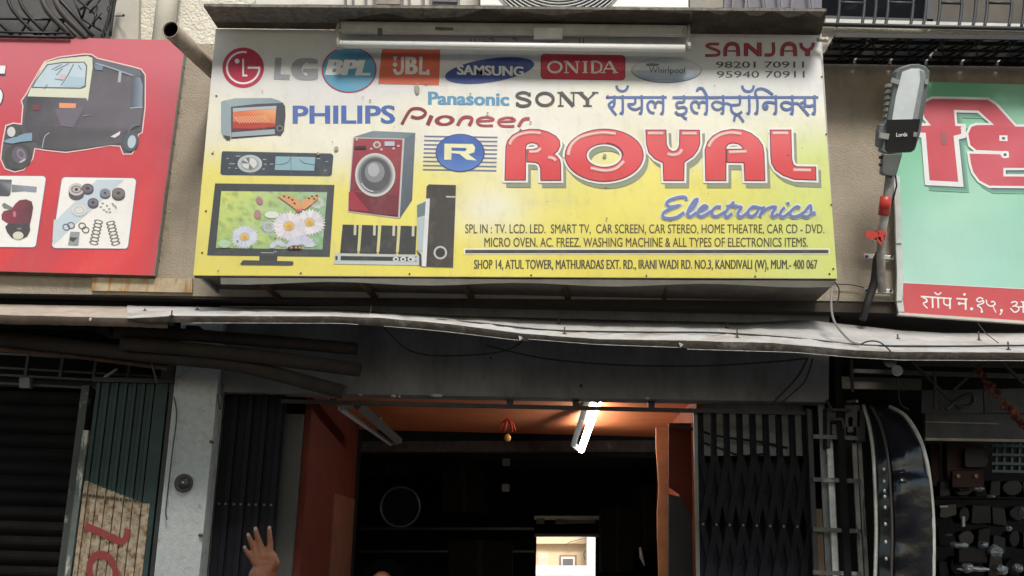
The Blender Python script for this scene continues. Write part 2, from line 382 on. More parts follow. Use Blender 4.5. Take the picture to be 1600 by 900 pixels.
def f(p):
    p.ell(1041.5, 110, 55, 19.5, C(90, 100, 115), 2)
    p.ell(1041.5, 109.5, 54, 18.6, lambda x, y: mix(C(225, 230, 235), C(140, 165, 195), sstep(105, 126, y)), 3)
    p.ell(1041.5, 111.5, 46, 13, lambda x, y: mix(C(215, 222, 228), C(178, 198, 220), sstep(103, 122, y)), 4)
    p.ell(1019.5, 101.2, 10.5, 2.2, C(100, 110, 125), 5, r2=.55); p.ell(1019.5, 101.4, 5.5, 1.1, C(120, 130, 145), 5)
    p.text('Whirlpool', 1014, 104.5, 1070, 113.5, C(80, 85, 92), 5, .005, dy=.8)
part_print('oval_logo', f, 'silver oval with small dark lettering')
part_print('lettering', lambda p: p.text('PHILIPS', 458, 165, 617, 193, C(74, 112, 190), 2, .035, dy=-.3), 'blue capitals in the middle left')
part_print('lettering', lambda p: p.text('Panasonic', 669.5, 143, 795, 163, C(92, 160, 205), 2, .045, dy=2), 'light blue lower-case word')
part_print('lettering', lambda p: serif(p, 'SONY', [(804, 832), (836, 867), (871, 901), (901, 935)], 144, 166, 6, C(68, 70, 74), 2), 'dark grey serif capitals')
def f(p):
    c = lambda x, y: mix(C(140, 40, 62), C(188, 72, 84), sstep(650, 800, x))  # paler to the right: the brighter-lit end painted into the maroon
    p.stroke([(118, 430), (150, 370), (195, 295), (240, 265), (320, 268), (366, 305), (340, 345), (280, 362), (215, 345)], 32, c, 2)
    p.stroke([(430, 335), (388, 436)], 44, c, 2); p.ell(565, 388, 105, 55, c, 2, rot=-4, r2=.52)
    p.stroke([(700, 440), (735, 378), (780, 353), (835, 358), (848, 385), (820, 442)], 36, c, 2)
    for dx, dy in ((0, 0), (222, 6)):
        p.stroke([(905+dx, 396+dy), (1055+dx, 388+dy), (1068+dx, 368+dy), (1005+dx, 352+dy), (930+dx, 366+dy), (902+dx, 400+dy), (945+dx, 438+dy), (1070+dx, 440+dy)], 24, c, 2)
    p.stroke([(1335, 452), (1368, 395), (1400, 372), (1452, 368)], 34, c, 2)
part_print('lettering', f, 'maroon slanted rounded word', Z(6.667, 610, 130))
def f(p):
    for i in range(9):
        y = 652+26*i; p.poly([(92-i*1.2, y-5), (550-i*1, y+2), (550-i*1, y+11), (92-i*1.2, y+4)], C(120, 130, 172), 2)
    p.ell(316, 755, 154, 119, C(48, 70, 130), 3); p.ell(316, 755, 148, 114, lambda x, y: mix(C(60, 105, 190), C(95, 140, 215), sstep(235, 265, y)), 4)
    p.poly([(218, 698), (395, 700), (410, 722), (404, 752), (368, 764), (420, 803), (355, 797), (312, 762), (262, 757), (260, 798), (216, 798)], C(250, 250, 200), 5, holes=[[(262, 722), (262, 742), (345, 745), (358, 735), (350, 725)]])
part_print('round_logo', f, 'blue disc with a pale R over grey stripes', Z(4, 640, 50))
# ---- big red lettering
z3 = lambda l: [(780+a/6.154, 195+b/6.154) for a, b in l]; z4 = lambda l: [(1030+a/6.154, 195+b/6.154) for a, b in l]
RO = {
 'R': z3([(60,527),(66,300),(70,210),(86,155),(130,105),(200,66),(290,48),(380,50),(470,74),(540,112),(574,155),(580,200),(560,245),(517,285),(552,305),(578,338),(586,380),(588,530),(405,530),(402,415),(386,375),(350,356),(270,352),(270,243),(330,240),(374,226),(385,205),(370,182),(330,168),(290,170),(262,185),(250,215),(248,527)]),
 'Y': z4([(-124,55),(60,55),(65,190),(85,235),(125,262),(165,255),(190,225),(200,190),(203,55),(383,57),(386,180),(366,240),(320,300),(235,357),(232,532),(48,532),(42,362),(-40,322),(-96,262),(-116,190)]),
 'A': z4([(452,532),(446,240),(470,165),(520,110),(600,66),(700,48),(800,55),(880,85),(950,140),(990,200),(1003,270),(1012,532),(828,532),(820,360),(655,357),(655,240),(815,238),(800,202),(760,178),(710,170),(660,182),(637,215),(637,532)]),
 'L': z4([(1072,55),(1262,55),(1270,330),(1285,385),(1320,408),(1500,410),(1503,527),(1300,520),(1190,480),(1120,430),(1086,370),(1078,300)])}
RED = lambda x, y: mix(C(238, 90, 100), C(228, 62, 72), sstep(205, 285, y))
HI = {'R': [z3([(100,190),(125,140),(190,95),(290,74),(400,80)]), z3([(290,258),(360,255),(400,225)]), z3([(470,312),(520,322),(545,345)])],
      'O': [z3([(662,290),(690,200),(770,125),(900,85),(1010,75),(1120,85)]), z3([(880,415),(1010,440),(1120,420),(1200,350)])],
      'Y': [z4([(-108,80),(40,80)]), z4([(220,82),(360,82)]), z4([(80,278),(130,290),(190,275),(220,235)])],
      'A': [z4([(475,210),(510,150),(580,100),(680,75),(790,85)]), z4([(670,262),(840,256)])],
      'L': [z4([(1090,78),(1240,78)]), z4([(1290,432),(1460,436)])]}
def ring_pts(cx, cy, rx, ry, n=44): return [(cx+rx*math.cos(2*math.pi*i/n), cy+ry*math.sin(2*math.pi*i/n)) for i in range(n)]
for ch in 'ROYAL':
    def f(p):
        if ch == 'O': outs = [z3(ring_pts(1010, 293, 371, 247)), z3(ring_pts(1010, 295, 178, 118))]
        else: outs = [RO[ch]]
        sh = C(150, 160, 140); dx, dy = 5.2, 8.2
        o2 = [[(a+dx, b+dy) for a, b in o] for o in outs]
        p.poly(o2[0], sh, 2, holes=o2[1:])
        for o in o2: p.stroke(o, 8, sh, 2, closed=True, sm=False)
        for o in outs: p.stroke(o, 9.4, C(252, 252, 250), 4, closed=True, sm=False)
        for o in outs: p.stroke(o, 3.0, C(120, 30, 50), 5, closed=True, sm=False)
        p.poly(outs[0], RED, 6, holes=outs[1:])
        for h in HI[ch]:
            p.stroke(h, 6.4, C(240, 128, 130), 7); p.stroke(h, 4.4, C(246, 175, 170), 8); p.stroke(h, 2.4, C(252, 220, 212), 9)
    part_print('letter', f, 'red rounded letter %s with white outline and grey shadow' % ch)
# ---- script word
EL = [[(262, 72), (250, 48), (190, 48), (112, 72), (72, 105), (105, 142), (190, 128), (95, 165), (42, 200), (38, 238), (90, 253), (170, 240), (238, 195)],
      [(262, 215), (335, 140), (368, 72), (338, 82), (288, 160), (272, 215), (305, 232), (360, 195)],
      [(372, 195), (435, 165), (462, 142), (430, 130), (388, 165), (370, 208), (400, 234), (450, 215), (505, 180)],
      [(592, 142), (550, 142), (510, 182), (515, 222), (560, 230), (630, 190)], [(718, 95), (665, 155), (632, 210), (655, 238), (700, 205)], [(650, 137), (745, 130)],
      [(742, 140), (790, 147), (757, 200), (772, 236), (812, 225), (855, 190)], [(905, 140), (862, 175), (860, 220), (900, 230), (945, 190), (948, 150), (915, 140), (1000, 158)],
      [(1010, 140), (985, 190), (968, 234)], [(975, 215), (1045, 156), (1120, 143), (1085, 208), (1102, 235), (1145, 212)], [(1205, 147), (1170, 190), (1168, 230), (1200, 234), (1252, 196)], [(1232, 112), (1250, 103)],
      [(1352, 150), (1320, 140), (1262, 190), (1270, 228), (1320, 234), (1385, 200)], [(1395, 195), (1450, 130), (1462, 165), (1455, 212), (1420, 236), (1370, 222)], [(1455, 215), (1500, 195)]]
def f(p):
    for s_ in EL: p.stroke(s_, 48, C(238, 244, 250), 2, ext=8)
    for s_ in EL: p.stroke(s_, 27, C(112, 132, 192), 3, ext=3)
part_print('script_lettering', f, 'slanted blue script word with white outline', Z(6.154, 1030, 300))
# ---- blue Devanagari words
def L_(dx): return [[(735+dx, 415), (680+dx, 400), (645+dx, 350), (640+dx, 290), (670+dx, 256), (710+dx, 252), (740+dx, 285), (745+dx, 345)], [(745+dx, 300), (768+dx, 266), (800+dx, 256), (850+dx, 270)], [(850+dx, 165), (856+dx, 300), (848+dx, 415), (818+dx, 408)]]
D1 = [[(60, 197), (905, 197)], [(205, 30), (225, 85), (290, 112), (345, 85), (368, 30)], [(175, 170), (180, 230), (175, 300), (150, 335), (112, 325)], [(180, 245), (130, 265), (102, 300), (125, 345), (205, 445)],
      [(290, 165), (295, 300), (290, 415), (252, 408)], [(470, 215), (465, 270), (435, 290), (375, 292), (400, 340), (470, 364), (545, 335)], [(555, 165), (560, 300), (550, 415), (520, 405)]] + L_(0) + \
     [[(985, 197), (1620, 197)], [(1140, 165), (1148, 240), (1120, 262), (1060, 264), (1040, 300), (1062, 338), (1140, 328), (1178, 355), (1170, 400), (1120, 430), (1060, 425), (1025, 390)], [(1115, 432), (1150, 478), (1188, 490)]] + L_(608) + [[(1328, 108), (1342, 74), (1395, 68), (1430, 110), (1465, 180)]]
D2 = [[(0, 197), (1500, 197)], [(175, 290), (120, 262), (60, 262), (26, 298), (52, 350), (110, 368), (172, 335)], [(175, 165), (180, 300), (175, 415), (145, 405)], [(188, 290), (230, 280), (285, 302)],
      [(405, 165), (412, 240), (404, 290), (360, 300), (300, 305), (288, 335), (300, 390), (345, 428), (395, 425), (440, 392)], [(375, 432), (340, 470), (328, 530)], [(392, 445), (430, 490), (462, 540)],
      [(535, 165), (542, 300), (536, 415), (505, 405)], [(440, 30), (465, 90), (530, 114), (585, 90), (605, 30)], [(650, 195), (655, 300), (648, 415), (615, 405)], [(652, 195), (625, 150), (642, 92), (705, 74), (785, 98), (870, 160)],
      [(905, 165), (913, 300), (908, 415), (878, 405)], [(905, 275), (830, 262), (770, 266), (736, 302), (748, 348), (782, 352), (792, 320), (765, 305)],
      [(1135, 290), (1080, 264), (1022, 264), (986, 298), (1012, 348), (1075, 364), (1132, 338)], [(1135, 165), (1142, 300), (1140, 415), (1110, 405)], [(1150, 284), (1200, 276), (1250, 300)],
      [(1312, 205), (1314, 290), (1292, 340), (1252, 310), (1268, 270), (1312, 265)], [(1252, 310), (1300, 368), (1370, 450)], [(1312, 305), (1375, 315), (1442, 300)], [(1445, 165), (1450, 300), (1446, 415), (1412, 405)]]
DB = lambda x, y: mix(C(82, 108, 160), C(75, 110, 190), .5+.5*math.sin(x*.2))
def f(p):
    for s_ in D1: p.stroke(s_, 38 if s_[0][1] == s_[-1][1] == 197 else 35, DB, 2)
def g(p):
    for s_ in D2: p.stroke(s_, 38 if s_[0][1] == s_[-1][1] == 197 else 35, DB, 2)
part_print('lettering', f, 'blue Devanagari word, left half', Z(8.889, 940, 130)); part_print('lettering', g, 'blue Devanagari word, right half', Z(8.889, 1110, 130))
# ---- owner's name and telephone numbers
def f(p):
    A = lambda d: [([(345+d, 302), (348+d, 215), (378+d, 160), (440+d, 145), (492+d, 168), (506+d, 220), (508+d, 302)], 48), ([(375+d, 236), (490+d, 236)], 18)]
    SJ = [([(268, 150), (150, 152), (118, 180), (250, 232), (268, 268), (235, 290), (95, 293)], 34)]+A(0)+[([(605, 302), (605, 140)], 54), ([(608, 150), (770, 285)], 50), ([(772, 132), (772, 302)], 58), ([(945, 130), (950, 245), (920, 283), (838, 288)], 40)]+A(712)+[([(1288, 135), (1308, 195), (1370, 226), (1430, 195), (1448, 132)], 40), ([(1375, 225), (1375, 300)], 62)]
    for s_, w_ in SJ: p.stroke(s_, w_, C(70, 45, 52), 2, sm=len(s_) > 2)
    for s_, w_ in SJ: p.stroke([(a-2, b-1) for a, b in s_], w_*.62, C(185, 50, 80), 3, sm=len(s_) > 2)
part_print('lettering', f, 'maroon name in wide capitals, top right', Z(8, 1090, 50))
def f(p):
    d = C(70, 74, 78)
    p.text('98201 70911', 1119, 96.3, 1256, 105.8, d, 2, .02, dy=-.2); p.text('95940 70911', 1120, 111.3, 1257, 121.3, d, 2, .01, dy=-.2)
part_print('lettering', f, 'two rows of dark telephone numbers')
def f(p):
    r = C(190, 60, 66)
    for x in (735, 741, 905, 911): p.rect(x, 60, x+1.4, 70, r, 2)
    p.stroke([(753, 65), (832, 67.5)], 1.3, r, 2)
    for i, x in enumerate(range(757, 832, 9)):
        p.stroke([(x, 66), (x-3, 69), (x, 73), (x+3, 76)], 1.6, r, 2); p.stroke([(x+3, 66), (x+3, 76)], 1.4, r, 2)
        if i in (1, 5): p.stroke([(x-2, 61), (x+3, 60), (x+5, 65)], 1.5, r, 2)
part_print('lettering', f, 'tiny red Devanagari invocation behind the tube light')
def f(p):
    d = C(74, 70, 48)
    p.text('SPL IN : TV. LCD. LED.  SMART TV,  CAR SCREEN, CAR STEREO, HOME THEATRE, CAR CD - DVD.', 727, 350.5, 1288, 364.3, d, 2, .006, dy=0)
    p.text('MICRO OVEN. AC. FREEZ. WASHING MACHINE & ALL TYPES OF ELECTRONICS ITEMS.', 757, 371.5, 1262, 385.5, d, 2, .008, dy=0)
part_print('lettering', f, 'two rows of dark capitals listing the goods')
def f(p):
    p.rect(724.5, 388, 1296.5, 397.5, C(252, 250, 225), 2); p.rect(727, 390.3, 1294.5, 395.6, C(60, 60, 62), 3)
part_print('rule_line', f)
part_print('lettering', lambda p: p.text('SHOP 14, ATUL TOWER, MATHURADAS EXT. RD., IRANI WADI RD. NO.3, KANDIVALI (W), MUM.- 400 067', 741, 406, 1277, 420, C(62, 60, 40), 2, .018, dy=0), 'dark condensed address line')
# ---- printed toaster oven
def f(p):
    p.poly([(35, 92), (72, 78), (145, 145), (135, 482), (100, 490), (60, 470), (35, 410)], C(155, 175, 185), 2)
    p.poly([(72, 80), (180, 56), (560, 54), (640, 80), (690, 108), (145, 148)], lambda x, y: mix(C(165, 185, 192), C(140, 160, 175), sstep(340, 450, x)), 2)
    p.poly([(140, 145), (400, 116), (680, 105), (703, 140), (708, 240), (690, 400), (655, 450), (610, 440), (140, 478)], C(72, 76, 90), 3)
    p.poly([(160, 160), (612, 135), (598, 345), (160, 370)], lambda x, y: mix(C(230, 120, 80), C(250, 200, 140), sstep(410, 428, x)*sstep(190, 170, y)), 4)
    p.poly([(160, 160), (612, 135), (612, 172), (400, 176), (160, 200)], C(185, 195, 205), 5); p.poly([(160, 300), (598, 318), (600, 350), (380, 375), (160, 370)], C(190, 62, 50), 5)
    for i in range(13): p.stroke([(172+i*26, 250-i*1.2), (232+i*26, 318-i*1)], 6, C(250, 215, 175), 6)
    p.poly([(150, 372), (380, 378), (598, 350), (598, 362), (400, 412), (250, 418), (150, 400)], C(95, 50, 70), 6)
    p.poly([(145, 412), (595, 378), (597, 432), (145, 462)], C(165, 180, 190), 6)
    p.ell(648, 370, 34, 32, C(150, 150, 155), 6, r2=.7); p.ell(648, 368, 20, 19, C(50, 50, 60), 6)
    p.poly([(60, 440), (135, 455), (130, 488), (95, 490)], C(60, 70, 78), 6)
part_print('printed_picture', f, 'printed grey toaster oven with glowing window', Z(6.667, 340, 145))
def f(p):
    p.poly([(55, 608), (1185, 632), (1206, 655), (1190, 850), (1170, 868), (45, 855), (28, 835), (42, 625)], C(58, 72, 88), 2)
    p.ell(336, 738, 128, 92, C(196, 206, 210), 3); p.ell(336, 738, 96, 70, C(165, 175, 182), 4)
    p.ell(330, 734, 78, 58, C(225, 228, 228), 5)
    for a in (60, 180, 240): p.ell(330, 734, 78, 58, C(120, 125, 130), 6, a0=a, a1=a+35, n=6)
    p.poly([(605, 662), (1018, 670), (1005, 812), (595, 803)], C(150, 190, 205), 3)
    p.stroke([(600, 745), (680, 742), (740, 715), (762, 670)], 5, C(70, 95, 110), 4); p.stroke([(850, 690), (900, 730), (1010, 748)], 5, C(70, 95, 110), 4); p.stroke([(762, 665), (765, 808)], 5, C(90, 120, 135), 4)
    for x, y, ww in ((92, 680, 22), (120, 735, 60), (110, 778, 24), (180, 782, 26), (470, 690, 36), (485, 740, 26), (465, 790, 26), (545, 738, 36), (1035, 682, 34), (1125, 712, 28), (1112, 804, 22), (190, 655, 50)):
        p.rect(x, y, x+ww, y+8, C(185, 195, 200), 4)
part_print('printed_picture', f, 'printed dark car stereo', Z(6.665, 340, 145))
# ---- printed television
TVZ = Z(6.206, 320, 280)
def scr(x, y):
    a = sstep(335, 510, x); b = sstep(295, 392, y)
    c = mix(C(220, 236, 130), C(165, 205, 150), a); c = mix(c, C(130, 185, 130), b*.5)
    n1 = noise.noise(Vector((x*.05, y*.06, 0))); n2 = noise.noise(Vector((x*.11, y*.13, 5)))
    c = mix(c, C(235, 240, 120), clamp(n1*1.4)*(1-a)); c = mix(c, C(95, 145, 105), clamp(n2*1.3)*.8); return mix(c, C(190, 200, 215), clamp(-n2*1.5)*a)
def f(p):
    p.poly([(100, 40), (1258, 55), (1212, 752), (22, 738)], lambda x, y: mix(C(78, 88, 96), C(52, 54, 60), .5+.5*math.sin(x*.05+y*.03)), 2)
    p.poly([(530, 740), (705, 745), (700, 792), (528, 790)], C(58, 60, 66), 3); p.poly([(372, 785), (850, 795), (862, 812), (850, 834), (350, 830), (342, 820)], C(66, 70, 78), 4)
    p.grid([(160, 115), (1186, 125), (1140, 682), (108, 666)], 34, 20, scr, 4)
    p.stroke([(545, 712), (655, 714)], 6, C(200, 205, 208), 4); p.stroke([(660, 722), (672, 702), (690, 700), (690, 715)], 5, C(200, 205, 208), 4)
    def flower(cx, cy, r, n, a0, a1, col, yc, L):
        for i in range(n):
            a = math.radians(a0+(a1-a0)*i/n); ca, sa = math.cos(a), math.sin(a)
            rr = r*(.88+.12*random.random())
            pp = [(cx+ca*r*.2, cy+sa*r*.2), (cx+ca*rr*.7-sa*r*.12, cy+(sa*rr*.7+ca*r*.12)*.85), (cx+ca*rr, cy+sa*rr*.85), (cx+ca*rr*.7+sa*r*.12, cy+(sa*rr*.7-ca*r*.12)*.85)]
            p.poly(pp, mix(col, C(190, 200, 225), random.random()*.5), L)
        if yc: p.ell(cx, cy, r*.27, r*.22, C(240, 205, 110), L+1); p.ell(cx+r*.03, cy+r*.03, r*.15, r*.12, C(225, 175, 90), L+2)
    flower(385, 560, 150, 26, 0, 360, C(226, 232, 248), 1, 5); flower(815, 455, 185, 30, 0, 360, C(252, 244, 250), 1, 6); flower(1015, 420, 170, 28, 0, 360, C(250, 246, 250), 1, 5)
    flower(900, 560, 120, 20, 0, 360, C(238, 225, 238), 0, 4.5); flower(1090, 230, 80, 16, 0, 360, C(235, 238, 235), 0, 4.5); flower(620, 460, 80, 16, 0, 360, C(215, 218, 235), 0, 4.5)
    flower(710, 665, 100, 14, 185, 350, C(222, 228, 242), 0, 5); flower(935, 668, 165, 24, 182, 352, C(222, 228, 245), 0, 5)
    p.ell(650, 345, 70, 34, C(235, 240, 235), 5); p.ell(190, 625, 60, 40, C(190, 225, 190), 5); p.ell(530, 210, 30, 40, C(180, 130, 140), 5, rot=-30); p.ell(510, 340, 34, 44, C(185, 140, 140), 5)
    for l in ([(700, 160), (770, 150), (870, 175), (920, 215), (935, 290), (880, 292), (800, 230)], [(935, 290), (930, 215), (1010, 175), (1110, 148), (1105, 180), (1040, 240), (970, 292)]): p.poly(l, C(236, 172, 122), 8)
    for x, y in ((770, 165), (815, 178), (850, 200), (870, 235), (1040, 165), (1010, 185), (1060, 190), (1085, 160)): p.ell(x, y, 12, 9, C(70, 50, 40), 9, rot=30, n=8)
    p.ell(915, 300, 30, 14, C(230, 110, 140), 9, n=12); p.poly([(800, 660), (860, 640), (940, 645), (935, 675), (810, 676)], C(80, 70, 60), 9)
    for x in (840, 885, 920): p.ell(x, 662, 12, 10, C(225, 170, 110), 10, n=8)
part_print('printed_picture', f, 'printed television showing daisies and an orange butterfly', TVZ)
# ---- printed washing machine
def f(p):
    p.poly([(128, 56), (250, 18), (516, 30), (446, 68)], C(125, 145, 155), 2)
    p.poly([(446, 66), (516, 30), (496, 450), (418, 566)], lambda x, y: mix(C(110, 125, 140), C(75, 90, 108), sstep(220, 330, y)), 2)
    p.poly([(126, 58), (448, 66), (418, 566), (92, 524)], C(205, 205, 208), 3)
    p.poly([(132, 64), (436, 72), (408, 556), (98, 518)], lambda x, y: mix(C(165, 62, 78), C(120, 25, 48), sstep(215, 300, y)), 4)
    p.poly([(100, 400), (240, 380), (240, 520), (98, 512)], C(170, 45, 70), 5)
    p.poly([(130, 400), (407, 420), (405, 550), (240, 535)], C(118, 26, 50), 6)
    p.ell(265, 293, 126, 136, C(175, 182, 186), 7); p.ell(265, 293, 126, 136, C(215, 218, 218), 8, r2=.9); p.ell(265, 293, 104, 114, C(120, 126, 134), 9); p.ell(268, 290, 92, 102, C(84, 86, 96), 10)
    p.ell(262, 275, 62, 66, C(140, 144, 154), 11); p.ell(255, 262, 36, 42, C(185, 188, 194), 12); p.ell(262, 292, 98, 108, C(225, 225, 225), 12, r2=.94, a0=95, a1=150)
    p.ell(276, 105, 24, 22, C(205, 200, 200), 8); p.ell(276, 105, 13, 12, C(150, 90, 100), 9); p.rect(324, 84, 386, 112, C(190, 205, 225), 8); p.rect(136, 112, 208, 132, C(60, 18, 32), 8)
    for x, y in ((240, 130), (304, 134), (150, 72), (410, 112), (380, 128)): p.ell(x, y, 9, 7, C(215, 190, 195), 8, n=10)
part_print('printed_picture', f, 'printed dark red front-loading washing machine', Z(4, 520, 200))
def f(p):
    for i in range(4):
        x = 62+i*121; y = 603+i*2.5
        p.poly([(x, y), (x+100, y+3), (x+92, y+180), (x-17, y+178)], C(50, 55, 60), 2); p.poly([(x+70, y+2), (x+86, y+2), (x+84, y+66), (x+68, y+66)], C(215, 215, 190), 3)
        if i < 3: p.poly([(x+103, y), (x+121, y), (x+108, y+168), (x+90, y+168)], C(225, 222, 160), 3)
    p.poly([(12, 786), (545, 792), (540, 858), (8, 850)], C(205, 215, 215), 3); p.poly([(50, 800), (500, 806), (498, 832), (48, 826)], C(45, 55, 62), 4); p.rect(16, 800, 30, 824, C(40, 45, 50), 4)
    for x in (394, 440, 486): p.ell(x, 820, 19, 15, C(235, 235, 235), 5); p.ell(x, 820, 9, 7, C(60, 60, 65), 6)
    for y in (806, 832): p.ell(519, y, 5, 4, C(60, 60, 70), 5, n=8)
    p.poly([(600, 350), (772, 355), (754, 873), (553, 866), (530, 785), (524, 480), (583, 450), (585, 362)], C(230, 228, 200), 2)
    p.poly([(600, 352), (770, 357), (752, 870), (584, 866), (606, 440), (583, 438), (586, 366)], C(58, 56, 56), 4)
    p.poly([(527, 482), (583, 458), (583, 545), (527, 560)], C(110, 130, 138), 5); p.poly([(527, 560), (583, 545), (560, 770), (530, 765)], C(190, 205, 212), 5)
    p.poly([(582, 442), (607, 442), (583, 866), (556, 864)], C(236, 240, 244), 6); p.poly([(708, 424), (768, 426), (768, 436), (708, 434)], C(205, 200, 190), 6)
    p.ell(672, 779, 42, 42, C(205, 205, 200), 6, r2=.72); p.ell(672, 779, 26, 26, C(40, 40, 42), 6)
    p.poly([(520, 760), (553, 790), (556, 862), (540, 858), (540, 800)], C(55, 60, 66), 6)
part_print('printed_picture', f, 'printed home theatre with four black speakers and tall subwoofer', Z(4, 520, 200))
def f(p):
    for i in range(46):
        x = random.uniform(330, 1270); y = random.uniform(130, 425); r = random.choice((.7, .9, 1.2, 1.8)); p.ell(x, y, r, r*.8, C(150, 140, 115), 10.5, n=7)
    for x, y, r in ((652, 140, 5), (650, 136, 3), (525, 232, 3.5), (497, 240, 2.5), (652, 132, 2.2), (945, 243, 3)): p.poly([(x+r*random.uniform(.6, 1.2)*math.cos(a), y+r*1.2*random.uniform(.6, 1.2)*math.sin(a)) for a in [k*.7 for k in range(9)]], C(170, 165, 150), 11)
setp(part_print('dirt_speck', f), kind='stuff')

for x, y in ((316, 395), (1302, 420), (1296, 428), (338, 150), (332, 240), (322, 330), (1284, 120), (1291, 210), (1299, 320), (470, 427), (640, 428), (830, 430), (1010, 431), (1180, 432)):
    m = MB(); m.disc(P(x, y, YS-.001), .007, .004, (0, -1, 0), 8); m.build('screw', mat('rusty_bolt', (.10, .07, .05), .7, .4), sign)
# ================================================================ plank roof over the sign
wood = mat('weathered_dark_wood', (.060, .046, .036), .85, 0, .45, 5, .5, 30, (.11, .085, .06), 4, .5, .65, streak=.9)
zt = P(800, 47, YS).z
board = thing('roof_plank', 'long dark weathered plank laid flat along the top edge of the big signboard', 'plank', (-.3, 7.0, zt))
def slab(px0, px1, yb0, yb1, yf0, yf1, fx0, fx1, th, name, n=14):
    m = MB(); A = []; 
    for i in range(n+1):
        t = i/n; xb = px0+(px1-px0)*t; xf = fx0+(fx1-fx0)*t
        b = P(xb, yb0+(yb1-yb0)*t, YS+.05); fz = P(xf, yf0+(yf1-yf0)*t+.5*math.sin(i*1.7), 6.9)
        tt = th*(1+.15*math.sin(i*2.1))
        A.append((fz, b, b+Vector((0, 0, tt)), fz+Vector((0, 0, tt))))
    for i in range(n):
        a, b = A[i], A[i+1]
        m.add(list(a)+list(b), [(0,1,5,4),(1,2,6,5),(2,3,7,6),(3,0,4,7)]+([(0,3,2,1)] if i == 0 else [])+([(4,5,6,7)] if i == n-1 else []))
    return m.build(name, wood, board)
slab(340, 1075, 44, 54, 10, 17, 318, 1080, .022, 'board')
slab(1077, 1282, 54, 55, 17, 18, 1082, 1292, .026, 'board')
m = MB()
for i in range(20):
    x = 320+i*48.5; y = 8+i*.38; m.prism([P(x, y+2, 6.89), P(x+48, y+2.4, 6.89), P(x+48, y-1-random.random()*1.5, 6.89), P(x, y-1-random.random()*1.5, 6.89)], (0, .25, .01))
m.build('torn_sheet', mat('torn_grey_sheet', (.16, .15, .13), .8, 0, .5, 20), board)

# ================================================================ tube light on the plank
lamp = thing('tube_light', 'unlit white tube light on a grey batten under the plank above the big signboard', 'tube light', P(800, 60, 7.0))
cream = mat('painted_batten', (.50, .49, .46), .5, 0, .15, 8)
YT = 7.085
m = MB(); m.prism([P(532, 33, YT), P(1076, 39, YT), P(1076, 54, YT), P(532, 49, YT)], (0, .045, 0)); m.build('batten', cream, lamp, bevel=.004)
m = MB(); m.tube([P(533, 69.5, YT-.03), P(1070, 76, YT-.03)], .029, 16); m.build('glass_tube', mat('unlit_tube', (.78, .80, .78), .22, 0, .03), lamp)
hold = mat('tube_holder', (.42, .41, .37), .6)
for x, y, s_ in ((530, 34, -1), (1076, 37, 1)):
    m = MB(); m.tube([P(x, y+2, YT), P(x+s_*2-2, y+14, YT-.02), P(x-2, y+30, YT-.03), P(x-1, y+42, YT-.03)], [.012, .014, .016, .018], 8)
    m.disc(P(x-2*s_, y+36, YT-.03), .034, .02, (1, 0, 0), 12); m.build('tube_holder', hold, lamp)
m = MB(); m.prism([P(834, 43, YT-.02), P(879, 43, YT-.02), P(879, 58, YT-.02), P(834, 58, YT-.02)], (0, .04, 0)); m.build('choke_box', mat('choke_box', (.72, .73, .70), .5), lamp, bevel=.005)
m = MB(); m.disc(P(594, 45, YT-.03), .018, .03, (0, 0, -1), 10); m.disc(P(594, 50, YT-.03), .018, .02, (0, 0, -1), 10); m.build('starter', mat('starter_green', (.10, .12, .10), .6), lamp)
m = MB(); m.tube([P(680, 44, YT-.012), P(708, 45, YT-.012)], .009, 6); m.build('cable_clip', mat('starter_green', 0), lamp)
m = MB(); m.tube([P(1072, 36, YT), P(1066, 50, YT), P(1072, 58, YT-.02), P(1078, 50, YT)], .004, 6); m.build('wire', hold, lamp)
# ================================================================ setting: street, pavement
asph = mat('asphalt', (.05, .05, .052), .9, 0, .3, 3, .4, 80)
MB().box((-40, -40, -.1), (40, 5.6, 0)).build('street', asph, kind='structure')
MB().box((-40, 5.6, -.1), (40, 7.9, .13)).build('pavement', mat('concrete_paving', (.24, .23, .21), .9, 0, .3, 4, .3), kind='structure')
MB().box((-40, 7.9, -.1), (40, 40, .09)).build('ground', mat('dusty_ground', (.26, .23, .19), .95, 0, .3, 2, .3), kind='structure')

# ================================================================ the building
YW = 7.76; YB = 7.90; YP = 7.82
beige = mat('beige_plaster', (.345, .30, .235), .9, 0, .10, 4, .5, 90, (.20, .17, .13), 1.6, .52, .8, streak=2.5)
bld = thing('building', 'beige plastered apartment block whose ground floor holds the row of small shops', 'building', (0, 8, 0))
def wall(poly, Y, d, name, m, label=None, par=bld): b = MB(); b.px(poly, Y, d); return b.build(name, m, par, label)
wall([(-400, 62), (310, 68), (1283, 84), (1700, 104), (1900, 108), (1900, 480), (1300, 470), (330, 463), (-400, 452)], YW, .14, 'facade_wall', beige, 'beige plastered band behind the signs')
wall([(-400, -700), (2000, -700), (2000, 108), (1283, 90), (310, 72), (-400, 60)], YW+.16, .12, 'upper_wall', mat('cream_roughcast', (.66, .64, .56), .95, 0, .08, 8, 1.0, 45), 'cream roughcast wall of the upper floor')
m = MB(); a = P(-400, 455, YW); b = P(1900, 476, YW); m.box((a.x, YW+.01, a.z+.02), (b.x, 11, a.z+.10)); m.build('floor_slab', mat('dark_soffit', (.05, .042, .035), .95, 0, .3), bld, 'dirty slab edge above the shops')
for i, (x0, x1, y0, y1) in enumerate(((143, 300, 433, 454),)):
    wall([(x0, y0), (x1, y0+2), (x1, y1+3), (x0, y1)], YW-.03, .03, 'render_patch', mat('rust_stained_patch', (.42, .35, .24), .9, 0, .2, 10, 0, 60, (.35, .20, .07), 5, .5, .6, streak=3))
